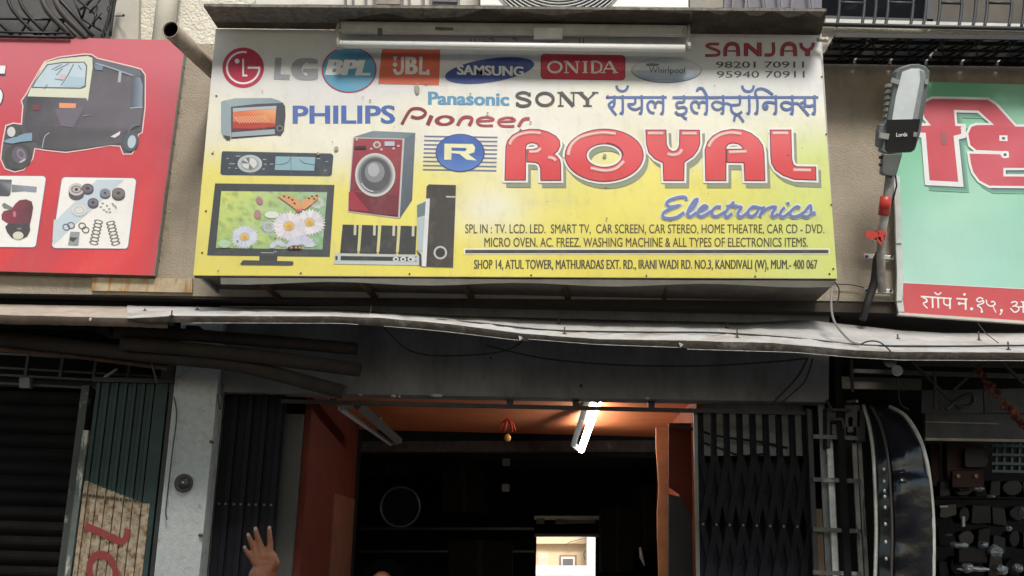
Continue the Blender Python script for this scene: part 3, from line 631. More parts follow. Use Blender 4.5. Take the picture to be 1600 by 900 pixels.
grey = mat('grey_distemper', (.185, .19, .19), .85, 0, .14, 5, .2, 60, (.105, .107, .105), 1.6, .46, .68, streak=1.6)
wall([(345, 478), (1296, 478), (1295, 628), (345, 612)], YB, .22, 'lintel_beam', grey, 'grey painted beam over the shop opening')
for x, y, w_, h_ in ((610, 619.5, 9, 3), (622, 620, 4, 2.4), (672, 619, 20, 4), (1008, 623, 7, 3), (560, 617, 6, 2), (765, 560, 3, 3), (905, 604, 5, 4)):
    b_ = MB(); b_.px([(x, y-1), (x+w_*.4, y-h_), (x+w_, y-h_*.6), (x+w_*.9, y+1), (x+w_*.3, y+.6)], YB-.003, .002); b_.build('paint_chip', mat('bare_plaster_chip', (.38, .37, .34), .9) if w_ > 3 and y > 605 else mat('dark_hole', (.01, .01, .01), .9), bld)
lgrey = mat('pale_grey_plaster', (.40, .43, .43), .85, 0, .14, 22, .35, 90, (.22, .23, .22), 7, .55, .72)
m = MB(); a = P(265, 700, YP); b = P(325, 755, YP); t = P(300, 480, YP)
m.box((P(262, 700, YP).x, YP, 0), (P(325, 755, YP).x, YB+.35, t.z)); m.build('pillar', lgrey, bld, 'pale grey plastered pillar left of the shop opening')
m = MB(); m.px([(322, 500), (346, 500), (346, 616), (341, 616), (322, 612)], YP+.05, .1); m.build('beam_end', grey, bld)

# ---- shop interior
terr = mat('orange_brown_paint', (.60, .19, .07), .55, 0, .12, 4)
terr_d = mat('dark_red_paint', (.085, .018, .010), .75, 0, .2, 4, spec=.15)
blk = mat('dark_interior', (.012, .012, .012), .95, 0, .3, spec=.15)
zs = P(600, 624, YB).z; xl = P(478, 760, 8.2).x; xr = P(1085, 700, 8.2).x; YR = 11.0; YR2 = 10.4
m = MB(); m.box((P(430, 620, YB).x-.3, YB+.225, zs+.12), (P(1290, 628, YB).x, YR, zs+.16)); m.build('ceiling', terr, bld, 'orange painted ceiling inside the shop')
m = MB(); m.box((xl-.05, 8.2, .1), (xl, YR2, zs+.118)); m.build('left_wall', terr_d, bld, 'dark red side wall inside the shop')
m = MB(); m.box((xl, 9.35, .1), (xl+.012, YR2-.02, P(530, 775, 9.8).z)); m.build('lower_strip', mat('paler_strip', (.13, .05, .028), .6, 0, .3, 6, spec=.3), bld, 'paler strip low on the side wall')  # thin paler sheet over the lower rear part of the wall
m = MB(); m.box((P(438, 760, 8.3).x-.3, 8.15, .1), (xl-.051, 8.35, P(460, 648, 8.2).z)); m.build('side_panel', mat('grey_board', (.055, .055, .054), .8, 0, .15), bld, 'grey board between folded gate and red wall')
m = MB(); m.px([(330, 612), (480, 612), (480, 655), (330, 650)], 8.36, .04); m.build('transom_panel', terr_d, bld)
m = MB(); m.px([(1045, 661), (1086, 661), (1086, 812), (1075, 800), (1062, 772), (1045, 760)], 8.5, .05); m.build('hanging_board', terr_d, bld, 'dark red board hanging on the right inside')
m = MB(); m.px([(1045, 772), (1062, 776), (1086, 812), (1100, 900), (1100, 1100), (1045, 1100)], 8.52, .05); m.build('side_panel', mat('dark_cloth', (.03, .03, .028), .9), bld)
m = MB()
path = [(1034, 668), (1036, 700), (1037, 760), (1036, 800), (1038, 840), (1037, 900), (1037, 1150)]
for i in range(len(path)-1):
    (x0, y0), (x1, y1) = path[i], path[i+1]; w0 = 9+2*math.sin(i*2.1); w1 = 9+2*math.sin((i+1)*2.1)
    m.px([(x0-w0, y0), (x0+w0, y0), (x1+w1, y1), (x1-w1, y1)], 8.75, .04)
m.build('door_jamb', mat('orange_cloth', (.50, .19, .08), .7, 0, .25, 7), bld, 'narrow orange strip at the right of the room')
m = MB(); m.box((xr+.02, 8.2, .1), (xr+.07, 11, zs+.118)); m.build('right_wall', mat('brown_orange_paint', (.20, .055, .025), .7, 0, .2, 4, spec=.2), bld)
# dark beam and back room
yb = YR
wall([(470, 690), (1040, 688), (1040, 706), (470, 706)], yb, .1, 'rear_beam', mat('dusty_dark_beam', (.035, .03, .028), .9, 0, .5, 8, 0, 60, (.13, .12, .10), 6, .6, .75), 'dusty dark beam at the back of the ceiling')
m = MB()
zc = P(700, 706, yb).z
m.box((-3.2, yb+.12, zc), (2.6, 15, zc+.06)); m.box((-3.2, yb+.11, .1), (-3.1, 15, zc)); m.box((2.5, yb+.11, .1), (2.6, 15, zc))
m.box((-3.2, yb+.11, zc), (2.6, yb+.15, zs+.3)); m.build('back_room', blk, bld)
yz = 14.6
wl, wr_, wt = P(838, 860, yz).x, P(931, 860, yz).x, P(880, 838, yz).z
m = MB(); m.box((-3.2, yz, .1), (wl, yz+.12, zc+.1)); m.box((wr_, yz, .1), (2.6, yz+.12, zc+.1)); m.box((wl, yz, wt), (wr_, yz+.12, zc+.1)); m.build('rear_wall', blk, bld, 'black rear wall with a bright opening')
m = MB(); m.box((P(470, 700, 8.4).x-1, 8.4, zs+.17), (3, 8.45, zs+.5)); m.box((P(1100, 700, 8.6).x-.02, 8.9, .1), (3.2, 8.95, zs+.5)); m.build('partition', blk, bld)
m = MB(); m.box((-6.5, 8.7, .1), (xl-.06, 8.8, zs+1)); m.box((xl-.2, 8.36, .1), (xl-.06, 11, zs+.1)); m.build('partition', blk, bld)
m = MB(); m.box((-12, 11, .0), (12, 11.1, 3.6)); 
# right neighbour shop shell
m = MB(); m.box((P(1300, 700, 8.2).x, 9.9, .1), (7, 10.0, 3.6)); m.box((P(1297, 700, 8.2).x-.02, YB, .1), (P(1297, 700, 8.2).x+.03, 9.9, 3.5)); m.build('neighbour_shop_shell', blk, bld, 'dark back and side of the shop on the right')
m = MB(); m.box((-6.5, YB, 2.75+.55), (P(262, 600, YB).x, YB+.2, 3.6)); m.build('neighbour_lintel', blk, bld)

# ---- bright house behind, seen through the opening
hs = thing('house', 'bright cream house with small grey window, seen through the rear opening of the shop', 'house', (0.9, 24, 0))
yh = 24
m = MB(); m.px([(780, 850), (1000, 850), (1000, 1000), (780, 1000)], yh, .3); m.px([(780, 700), (1000, 700), (1000, 849.5), (780, 849.5)], yh-.15, .4); m.build('wall', mat('cream_wall', (.86, .66, .44), .9, 0, .05), hs)
m = MB(); m.px([(918, 700), (1000, 700), (1000, 1000), (917, 1000)], yh-.8, .6); m.px([(780, 884.5), (1000, 884.5), (1000, 905), (780, 905)], yh-3, 1.2); m.build('projecting_wall', mat('white_wall', (.92, .9, .84), .9, 0, .03), hs)
m = MB(); m.px([(841, 864), (856, 864), (856, 884), (841, 884)], yh-.05, .05); m.build('hatch', mat('pale_hatch', (.72, .66, .55), .8), hs)
wn = MB(); wn.px([(874.5, 867), (901, 867), (901, 900), (874.5, 900)], yh-.06, .05); wn = wn.build('window', mat('window_frame_brown', (.30, .24, .18), .7), hs)
m = MB(); m.px([(877, 870), (898, 870), (898, 900), (877, 900)], yh-.09, .03); m.build('frame', mat('white_wall', 0), wn)
m = MB(); m.px([(879.5, 873), (895.5, 873), (895.5, 900), (879.5, 900)], yh-.12, .03); m.build('pane', mat('grey_pane', (.18, .18, .19), .3), wn)
m = MB(); m.tube([P(915, 860, yh-.2), P(912, 865, yh-.2), P(913, 872, yh-.2), P(917, 875, yh-.2)], .012, 5); m.tube([P(882, 852, yh-.2), P(893, 846, yh-.2), P(910, 842, yh-.2)], .01, 5); m.build('cable', mat('grey_cable', (.25, .24, .22), .7), hs)
# white bonnet glimpsed low in the opening
car = thing('parked_car', 'white parked car whose roof just shows at the foot of the rear opening', 'car', P(885, 900, 19.5))
pr_ = [(-.9, -.52), (-.85, -.2), (-.5, .12), (.3, .15), (.7, -.12), (.95, -.2), (1.0, -.52)]
c0 = P(885, 899, 19.5)
m = MB(); m.prism([(c0.x+a*1.5, 19.5, c0.z+b-.12) for a, b in pr_]+[(c0.x+1.5, 19.5, .35), (c0.x-1.4, 19.5, .35)], (0, 1.5, 0)); m.build('body', mat('white_car_paint', (.75, .75, .75), .25), car)
m = MB(); m.prism([(c0.x+a*1.5, 19.49, c0.z+b-.14) for a, b in [(-.75, -.2), (-.45, .07), (.27, .09), (.6, -.14)]], (0, .02, 0)); m.build('window', mat('grey_pane', 0), car)
for k in (-.85, .85):
    m = MB(); m.disc((c0.x+k, 19.45, .42), .33, .2); m.build('wheel', mat('tyre', (.02, .02, .02), .8), car)

# ================================================================ shop fittings
rail = thing('door_head_rail', 'dark iron rail with short hangers running across the top of the shop opening', 'rail', P(860, 636, 8.0))
iron = mat('dark_iron', (.030, .030, .032), .6, .3, .3, 10)
m = MB(); m.bar(P(440, 627, 8.0), P(1268, 646, 8.0), .03); m.build('rail_bar', iron, rail)
for x in (797, 1018, 520, 900):
    m = MB(); m.px([(x-6, 624+(x-797)*.006), (x+6, 624+(x-797)*.006), (x+4, 638+(x-797)*.02), (x-4, 638+(x-797)*.02)], 8.0, .02); m.build('hanger', iron, rail)

# lit tube lamp
tl = thing('tube_light', 'glowing white tube light fixed to the orange ceiling inside the shop', 'tube light', P(912, 670, 9))
zl = zs-.06
pa = P(935, 626, 8.42); pb = P(908, 703, 10.15)
d = Vector((0, 0, 0))
m = MB(); m.tube([pa, pb], .030, 12); m.build('glass_tube', mat('lit_tube', (1, 1, 1), .4, emit=(1, .97, .90, 25)), tl)
off = Vector((-.075, 0, .045))
m = MB(); m.bar(pa+off, pb+off, .05, .04); m.build('batten', mat('batten_white', (.09, .10, .10), .6), tl)
for p, t in ((pa, .02), (pb, -.02)):
    m = MB(); m.bar(p+Vector((.01, t*.2, -.01)), p+off+Vector((0, t, .0)), .05, .03); m.build('tube_holder', mat('batten_white', 0), tl)
m = MB(); q = pa.lerp(pb, .45); m.bar(q+Vector((-.02, 0, .03)), q+off, .03, .12); m.build('choke_box', mat('batten_grey', (.2, .2, .2), .6), tl)
# unlit tube lamp left
ul = thing('tube_light', 'unlit grey tube light slanting beside the left wall inside the shop', 'tube light', P(570, 665, 9))
pa = P(532, 638, 8.3); pb = P(610, 693, 9.7)
m = MB(); m.tube([pa, pb], .023, 12); m.build('glass_tube', mat('dull_tube', (.42, .45, .46), .3), ul)
m = MB(); m.bar(pa+Vector((.14, 0, .03)), pb+Vector((.07, 0, .03)), .07, .05); m.build('batten', mat('dark_batten', (.05, .05, .05), .6), ul)
m = MB(); m.bar(P(580, 648, 8.9), P(592, 658, 8.9), .08, .05); m.build('choke_box', mat('batten_grey', 0), ul)
for p in (pa, pb):
    m = MB(); m.bar(p, p+Vector((.10, .0, .03)), .035, .03); m.build('tube_holder', mat('batten_grey', 0), ul)
# garland with a lemon, hanging from the rail
g = thing('hanging_charm', 'small red tassel charm with a lemon hanging under the shop ceiling', 'charm', P(793, 680, 9.2))
m = MB()
for k in range(7):
    a = k*.9; p0 = P(793, 655, 9.2)
    m.tube([p0, p0+Vector((.05*math.cos(a), .05*math.sin(a), -.04)), p0+Vector((.075*math.cos(a), .07*math.sin(a), -.10))], [.012, .010, .004], 5)
m.build('tassel', mat('red_tassel', (.45, .04, .02), .8), g)
MB().ball(P(793, 684, 9.2), (.03, .03, .034)).build('lemon', mat('lemon_skin', (.50, .26, .06), .5), g)
MB().tube([P(795, 650, 9.2), (P(795, 650, 9.2).x, 9.2, zs+.03)], .004, 5).build('string', mat('red_tassel', 0), g)
# round wall clock / mirror left
ck = thing('wall_clock', 'round dark rimmed clock in the gloom on the left of the shop', 'clock', P(625, 792, 11))
c = P(625, 792, 11.0)
m = MB(); n_ = 28
m.tube([c+Vector((.20*math.cos(2*math.pi*i/n_), 0, .20*math.sin(2*math.pi*i/n_))) for i in range(n_+1)], .016, 8, False); m.build('rim', mat('clock_rim', (.008, .008, .009), .5), ck)
MB().disc(c+Vector((0, .01, 0)), .19, .02, n=28).build('dial', mat('clock_dial', (.004, .004, .005), .9, spec=.04), ck)
m = MB(); m.bar(c, c+Vector((.0, -.005, .12)), .008); m.bar(c, c+Vector((.08, -.005, .02)), .01); m.build('hand', mat('clock_hand', (.006, .006, .006), .9, spec=.05), ck)
# shelf unit around the rear opening
sh = thing('display_shelf', 'black shelf with glassy edges above the bright rear opening', 'shelf', P(880, 820, 13.8))
for k, (x0, y0, x1, y1, mm) in enumerate(((835, 806, 940, 812, 'a'), (835, 834, 940, 838, 'b'), (560, 824, 834, 828, 'b'), (941, 818, 1050, 822, 'b'), (560, 860, 834, 863, 'b'))):
    m = MB(); m.rect(x0, y0, x1, y1, 13.9, .4); m.build('shelf_board', mat('glass_edge', (.16, .18, .20), .2) if mm == 'a' else mat('shelf_black', (.02, .02, .02), .4), sh)
for x0, y0, x1, y1 in ((838, 810, 851, 818), (868, 811, 885, 818), (886, 812, 930, 817)):
    m = MB(); m.rect(x0, y0, x1, y1, 13.85, .2); m.build('carton', mat('dim_carton', (.13, .14, .14), .6), sh)
for x, y in ((791, 722), (790, 762)):
    s_ = MB(); s_.px(rrect(x-6, y-6, x+6, y+6, 2), 11.5, .04); setp(s_.build('switch_box', mat('dim_switch', (.07, .07, .07), .6)), 'small grey switch box in the dark, %s' % ('upper of the two under the charm' if y < 740 else 'lower of the two under the charm'), 'switch box', 'switch boxes')
rng = random.Random(3)
for i, (x0, y0, x1, y1, lb) in enumerate(((575, 700, 640, 745, 'dark carton high at the left inside the shop'), (690, 720, 760, 800, 'dark carton left of the switch boxes'), (940, 790, 990, 895, 'dark carton right of the rear opening'), (990, 760, 1026, 860, 'tall dark carton beside the orange strip'), (700, 845, 800, 900, 'wide dark carton left of the rear opening'))):
    b = thing('carton', lb, 'carton', P((x0+x1)/2, y1, 12), 'cartons stored in the dark shop')
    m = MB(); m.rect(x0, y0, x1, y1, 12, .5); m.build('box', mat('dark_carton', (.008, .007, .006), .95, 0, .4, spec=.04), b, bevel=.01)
    m = MB(); m.rect(x0+(x1-x0)*.45, y0-.5, x0+(x1-x0)*.55, y1, 11.99, .008); m.build('tape', mat('dark_tape', (.012, .011, .01), .8, spec=.05), b)
MB().tube([P(1000, 855, 11.8), P(1002, 870, 11.8), P(1007, 884, 11.8)], [.01, .022, .006], 6).build('bent_strip', mat('glint', (.4, .4, .4), .3)); o = bpy.data.objects['bent_strip']; setp(o, 'short pale curved strip glinting in the dark near the orange strip', 'strip')
# ================================================================ red sign, left
YRD = 7.68
red = thing('signboard', 'red signboard with a printed auto rickshaw and spare parts, cut off by the left edge', 'signboard', P(100, 425, 7.6))
RQ = [(-120, 54), (289, 63), (240, 430), (-120, 420)]
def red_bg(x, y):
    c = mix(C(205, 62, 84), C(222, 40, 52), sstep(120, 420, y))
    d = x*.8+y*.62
    c = mix(c, C(190, 50, 70), .55*sstep(260, 266, d)*sstep(330, 322, d)*sstep(240, 300, y)); c = mix(c, C(238, 62, 72), .5*sstep(355, 360, d)*sstep(420, 400, d)*sstep(200, 300, y))  # diagonal bands: reflections and fold shading painted into the red
    c = mix(c, C(176, 70, 92), .6*sstep(225, 275, x+(y-250)*.12)); return mix(c, C(216, 118, 132), .65*sstep(220, 70, y))  # pinkish top is surface glare mixed into the red; right edge darker
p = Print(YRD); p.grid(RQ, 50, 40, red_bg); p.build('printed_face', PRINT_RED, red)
m = MB(); m.px(RQ, YRD+.001, .02); m.build('board_panel', mat('board_edge', 0), red)
m = MB(); m.px([(289, 63), (290.5, 63), (241.5, 431), (240, 430)], YRD+.0215, .05); m.build('side_panel', mat('galvanised_frame', 0), red)
m = MB(); m.px([(-120, 421), (240, 431), (241, 434), (-120, 424)], YRD+.0215, .05); m.build('bottom_edge', mat('rusty_iron', 0), red)
for y in (104, 150, 174, 222, 268, 330, 372, 405):
    x = 287-(y-85)*.131; m = MB(); m.tube([P(x+2, y, YRD+.01), P(x+4.5, y+4, YRD-.005)], .004, 5); m.build('nail', mat('rusty_iron', 0), red)
zr = Z(4.09, 0, 60)
def rp(name, fn, label, tf):
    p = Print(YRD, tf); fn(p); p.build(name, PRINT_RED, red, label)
BODY = [(290, 150), (380, 122), (540, 103), (585, 106), (620, 130), (850, 185), (900, 200), (925, 235), (924, 440), (905, 600), (880, 612), (870, 690), (840, 735), (790, 735), (770, 685), (700, 680), (560, 705), (420, 725), (300, 712), (220, 700), (205, 770), (150, 835), (95, 850), (35, 830), (8, 770), (15, 700), (22, 655), (40, 560), (85, 545), (140, 552), (150, 430), (140, 400), (175, 350), (190, 320), (270, 180)]
def f(p):
    p.stroke(BODY, 15, C(248, 215, 215), 2, closed=True, sm=False); p.poly(BODY, C(84, 82, 94), 3)
    p.poly([(292, 152), (390, 128), (560, 112), (590, 125), (592, 190), (575, 385), (560, 400), (552, 382), (175, 370), (195, 322), (272, 182)], C(222, 228, 205), 4)
    p.poly([(300, 165), (400, 150), (540, 148), (558, 175), (548, 310), (520, 322), (200, 316), (222, 275)], C(90, 100, 110), 5)
    p.poly([(305, 172), (400, 158), (535, 155), (550, 178), (540, 302), (515, 314), (212, 310), (230, 275)], C(196, 218, 232), 6)
    p.stroke([(470, 165), (430, 240), (390, 300)], 6, C(110, 120, 130), 7)
    for a, b in (((330, 200), (395, 165)), ((350, 205), (440, 160)), ((350, 258), (400, 268)), ((360, 235), (400, 190)), ((400, 235), (415, 250)), ((280, 320), (305, 295)), ((500, 170), (520, 200))): p.stroke([a, b], 5, C(120, 130, 142), 7)
    p.poly([(385, 235), (420, 230), (415, 262), (375, 262)], C(225, 190, 200), 7); p.poly([(440, 240), (540, 250), (538, 305), (400, 305)], C(175, 205, 222), 7)
    p.poly([(590, 120), (620, 132), (850, 188), (895, 205), (905, 235), (880, 250), (840, 240), (700, 190), (600, 160)], C(100, 108, 120), 5); p.stroke([(610, 158), (700, 185), (850, 238)], 9, C(160, 175, 190), 6)
    p.poly([(175, 372), (552, 384), (560, 410), (590, 200), (845, 245), (905, 240), (912, 430), (895, 560), (800, 600), (770, 670), (560, 700), (420, 715), (290, 705), (210, 650), (155, 560)], lambda x, y: mix(C(70, 70, 80), C(118, 114, 128), clamp((x-40)/190)*.6+.3*math.sin(x*.09+y*.03)*math.sin(y*.07)), 5)
    p.poly([(845, 245), (895, 250), (912, 300), (908, 440), (832, 445)], lambda x, y: mix(C(70, 80, 95), C(140, 160, 180), sstep(205, 222, x)), 6); p.stroke([(832, 445), (910, 440)], 4, C(210, 215, 220), 7)
    p.poly([(378, 412), (486, 415), (484, 445), (378, 445)], C(240, 160, 110), 7); p.poly([(205, 425), (260, 425), (255, 460), (210, 460)], C(120, 50, 70), 7)
    p.poly([(760, 212), (778, 214), (770, 282), (752, 280)], C(180, 185, 190), 7); p.poly([(600, 165), (660, 175), (655, 205), (610, 200)], C(120, 140, 165), 7)
    p.poly([(705, 628), (770, 592), (765, 615), (735, 635)], C(230, 232, 235), 8); p.stroke([(270, 700), (285, 630), (315, 603)], 5, C(190, 190, 200), 8); p.stroke([(530, 495), (585, 488)], 6, C(140, 135, 150), 8)
    p.poly([(350, 450), (540, 440), (470, 570), (390, 560)], C(108, 102, 122), 7)
    p.ell(115, 755, 92, 82, C(62, 66, 70), 6, rot=-30); p.ell(125, 745, 48, 55, C(98, 92, 110), 7, rot=-30); p.ell(135, 740, 25, 38, C(140, 130, 145), 8, rot=-30, r2=.6); p.poly([(120, 790), (165, 765), (160, 780), (130, 795)], C(215, 210, 215), 9)
    p.poly([(22, 655), (60, 640), (150, 610), (205, 602), (205, 655), (140, 660), (80, 672), (40, 668)], C(130, 165, 190), 8); p.ell(90, 590, 45, 42, C(70, 76, 82), 8); p.ell(72, 597, 26, 32, C(215, 220, 220), 9)
    p.ell(835, 655, 50, 68, C(75, 90, 105), 7, rot=10); p.ell(842, 660, 26, 42, C(190, 210, 222), 8, rot=10); p.stroke([(815, 610), (845, 565), (890, 552)], 9, C(110, 115, 125), 9)
rp('printed_picture', f, 'printed black auto rickshaw with pale windscreen', zr)
def f(p):
    p.poly([(-60, 170), (40, 172), (34, 240), (-60, 236)], C(40, 50, 90), 2); p.poly([(-60, 172), (36, 174), (30, 225), (-60, 222)], W, 3)
    p.stroke([(-60, 320), (-20, 325), (8, 350), (2, 400), (-30, 440)], 30, C(40, 50, 90), 2); p.stroke([(-60, 320), (-22, 325), (4, 350), (-2, 400), (-34, 435)], 22, W, 3)
rp('lettering', f, 'end of a white blue-edged letter at the left border', zr)
zp = Z(5.296, 0, 260)
def inset(p, quad, r):
    (a, b, c, d_) = quad
    tl, tr, br, bl = quad; o = []
    for (cx, cy), ang in ((tr, -90), (br, 0), (bl, 90), (tl, 180)):
        for i in range(6):
            t = math.radians(ang+18*i); o.append((cx+r*math.cos(t), cy+r*math.sin(t)))
    p.stroke(o, 14, C(130, 100, 140), 2, closed=True, sm=False); p.poly(o, W, 3)
def f(p):
    inset(p, [(540, 120), (1095, 128), (1030, 650), (462, 645)], 30)
    p.poly([(800, 110), (1030, 110), (440, 650), (435, 600), (445, 440), (470, 440)], C(205, 222, 235), 4)
    def drum(cx, cy, r, hgt, c1, c2):
        p.ell(cx, cy+hgt, r, r*.8, c1, 5); p.poly([(cx-r, cy), (cx+r, cy), (cx+r, cy+hgt), (cx-r, cy+hgt)], c1, 5); p.ell(cx, cy, r, r*.8, c2, 6); p.ell(cx, cy, r*.7, r*.5, C(140, 130, 140), 7, r2=.7); p.ell(cx, cy, r*.25, r*.2, C(60, 55, 65), 8)
    drum(632, 190, 64, 40, C(86, 78, 92), C(210, 205, 205)); drum(725, 182, 50, 14, C(70, 66, 80), C(96, 92, 108)); drum(870, 218, 45, 16, C(76, 84, 100), C(140, 150, 168)); drum(980, 220, 55, 20, C(80, 76, 84), C(120, 112, 116)); drum(770, 298, 46, 14, C(70, 74, 90), C(96, 104, 120))
    p.ell(655, 365, 66, 50, C(200, 205, 205), 5); p.ell(655, 362, 62, 44, C(228, 230, 230), 6); p.ell(655, 362, 42, 30, C(185, 190, 192), 7, r2=.86)
    for x, y in ((548, 503), (588, 488), (680, 492), (708, 525)): p.ell(x, y, 32, 28, C(92, 92, 98), 5, r2=.72, rot=20)
    p.poly([(582, 540), (660, 542), (648, 655), (562, 652)], C(150, 160, 165), 5); p.poly([(580, 585), (645, 590), (605, 625), (578, 610)], C(60, 66, 70), 6)
    for k in range(7): p.ell(815-k*6.5, 458+k*29, 38, 17, C(110, 106, 106), 5, r2=.7, rot=12)
    for k in range(7): p.ell(915+k*7, 468+k*28, 38, 17, C(110, 106, 106), 5, r2=.7, rot=-12)
    for x, y in ((850, 305), (885, 325), (905, 352), (835, 335), (860, 360), (880, 375), (910, 378)): p.rect(x-9, y-5, x+9, y+5, C(150, 145, 145), 5)
    for x, y in ((935, 315), (955, 335)): p.poly([(x-14, y-12), (x+2, y-14), (x+14, y+12), (x, y+14)], C(170, 168, 165), 5)
rp('printed_picture', f, 'white inset panel with printed drums, rings and coil springs', zp)
def f(p):
    inset(p, [(-200, 105), (350, 108), (270, 640), (-200, 636)], 28)
    p.poly([(-60, 105), (98, 110), (95, 165), (85, 235), (70, 248), (-60, 245)], lambda x, y: mix(C(70, 76, 90), C(165, 170, 175), math.exp(-((y-294)/5)**2)), 4)
    p.poly([(98, 150), (210, 160), (210, 205), (95, 215)], lambda x, y: mix(C(110, 120, 130), C(205, 212, 215), math.exp(-((y-294)/4)**2)), 4); p.poly([(210, 160), (305, 168), (300, 215), (208, 205)], C(150, 155, 175), 5)
    p.poly([(125, 310), (160, 280), (215, 272), (262, 290), (275, 340), (262, 420), (245, 490), (60, 470), (15, 440), (12, 400), (30, 370), (95, 355)], lambda x, y: mix(C(140, 40, 70), C(90, 30, 50), sstep(20, 48, x)), 5)
    p.poly([(15, 318), (35, 300), (105, 340), (90, 358), (30, 345)], C(120, 135, 130), 6)
    p.poly([(70, 470), (245, 480), (250, 530), (225, 580), (160, 608), (95, 590), (60, 545), (42, 500)], C(62, 52, 64), 6); p.ell(150, 572, 44, 33, C(222, 222, 205), 7); p.ell(120, 395, 14, 26, C(205, 110, 140), 7); p.ell(160, 515, 20, 8, C(140, 130, 140), 7)
rp('printed_picture', f, 'white inset panel with a printed steel shaft and a maroon brake cylinder', zp)

# ================================================================ green banner, right
YG = 7.66
grn = thing('banner', 'green banner with huge red Devanagari letters and a red strip, right edge', 'banner', P(1500, 490, 7.5))
GQ = [(1392, 126), (1760, 137), (1760, 512), (1412, 489)]
def g_bg(x, y):
    c = mix(C(118, 205, 160), C(172, 228, 214), sstep(130, 440, y)); f_ = math.sin((x*.9+y*.45)*.022); c = mix(c, C(190, 235, 215), .35*clamp(f_)); return mix(c, C(110, 196, 150), .25*clamp(-f_))  # streaks are light and shade on the folds, painted into the green
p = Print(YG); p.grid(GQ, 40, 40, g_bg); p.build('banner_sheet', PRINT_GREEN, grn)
m = MB(); m.px(GQ, YG+.001, .015); m.build('backing_panel', mat('board_edge', 0), grn)
m = MB()
pts = [(1396, 275), (1399, 330), (1400, 380), (1402, 430), (1401, 470), (1404, 487)]
for i in range(len(pts)-1):
    (x0, y0), (x1, y1) = pts[i], pts[i+1]; m.px([(x0, y0), (x0+10, y0), (x1+9, y1), (x1, y1)], YG-.01-.01*(i % 2), .03)
m.build('folded_edge', mat('folded_vinyl', (.50, .54, .52), .5, 0, .15), grn, 'pale folded edge strip down the left side')
m = MB(); m.px([(1404, 488), (1760, 512), (1760, 517), (1404, 492)], YG-.01, .04); m.build('bottom_batten', mat('board_edge', 0), grn)
zg = Z(4.5, 1390, 120)
GL = [(200,345),(292,342),(246,285),(234,225),(250,180),(300,155),(400,155),(690,162),(745,196),(885,350),(1010,352),(1010,640),(800,640),(800,700),(1010,702),(1010,768),(700,765),(632,728),(590,670),(572,610),(562,540),(778,545),(790,568),(840,570),(836,524),(610,515),(568,480),(553,400),(575,352),(610,340),(735,338),(625,238),(452,233),(462,345),(520,348),(520,415),(468,428),(502,757),(265,745),(238,410),(200,408)]
p = Print(YG, zg)
for dx, dy, w_, a in ((34, 34, 42, .25), (28, 28, 26, .5), (24, 22, 8, .8)):
    p.stroke([(a_+dx, b_+dy) for a_, b_ in GL], w_, mix(C(130, 205, 170), C(60, 80, 110), a), 2, closed=True, sm=False)
p.poly([(a_+24, b_+24) for a_, b_ in GL], C(62, 84, 110), 3)
p.stroke(GL, 34, C(240, 245, 248), 5, closed=True, sm=False)
p.poly(GL, lambda x, y: mix(C(208, 62, 84), C(225, 110, 130), .5*clamp(math.sin((x*.9+y*.45)*.03))), 6)  # fold light streaks painted across the red too
p.poly([(772, 412), (828, 412), (830, 452), (772, 450)], W, 7); p.poly([(790, 424), (812, 424), (812, 440), (790, 440)], C(62, 84, 110), 8); p.ell(812, 547, 28, 26, W, 7); p.ell(812, 547, 11, 10, C(62, 84, 110), 8)
p.poly([(358, 388), (398, 384), (402, 470), (370, 478)], C(160, 90, 95), 8)
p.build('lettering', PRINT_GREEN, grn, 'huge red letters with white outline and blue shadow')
p = Print(YG); p.poly([(1410.5, 442), (1760, 460), (1760, 512), (1412, 489)], C(206, 58, 72), 2); p.stroke([(1410, 441.5), (1760, 459.5)], 1.2, C(225, 240, 235), 3); p.build('red_strip', PRINT_GREEN, grn)
p = Print(YG, Z(8, 1400, 430))
for s_, w_ in [([(310, 266), (695, 292)], 22), ([(482, 213), (525, 243), (566, 214)], 20), ([(335, 278), (380, 300), (388, 330), (345, 348), (352, 372), (395, 415)], 18), ([(388, 330), (372, 318)], 20), ([(455, 280), (460, 410)], 24), ([(525, 285), (530, 412)], 24), ([(600, 290), (600, 350), (640, 378), (672, 366)], 20), ([(675, 290), (675, 422)], 24),
           ([(755, 292), (892, 300)], 22), ([(870, 300), (872, 432)], 26), ([(785, 352), (868, 358)], 20), ([(1090, 300), (1045, 280), (1008, 310), (1040, 335), (1088, 318), (1092, 348), (1030, 372), (1020, 385), (1062, 412), (1076, 462)], 20), ([(1128, 308), (1140, 362), (1190, 388), (1238, 362), (1218, 330), (1185, 335)], 20), ([(1215, 392), (1250, 468)], 16), ([(1310, 432), (1322, 460), (1298, 494)], 20),
           ([(1438, 345), (1480, 330), (1515, 345), (1490, 380), (1455, 388)], 20), ([(1480, 384), (1530, 400), (1530, 440), (1480, 462), (1430, 410)], 20), ([(1530, 400), (1600, 392)], 18), ([(1590, 330), (1592, 470)], 24), ([(1560, 332), (1700, 342)], 20)]:
    p.stroke(s_, w_*.85, W, 3)
for x, y, r in ((855, 240, 20), (945, 421, 22), (792, 354, 22), (1072, 455, 18), (1318, 440, 20)): p.ell(x, y, r*.9, r*.9, W, 3.5, n=12)
p.build('lettering', PRINT_GREEN, grn, 'small white Devanagari line on the red strip')

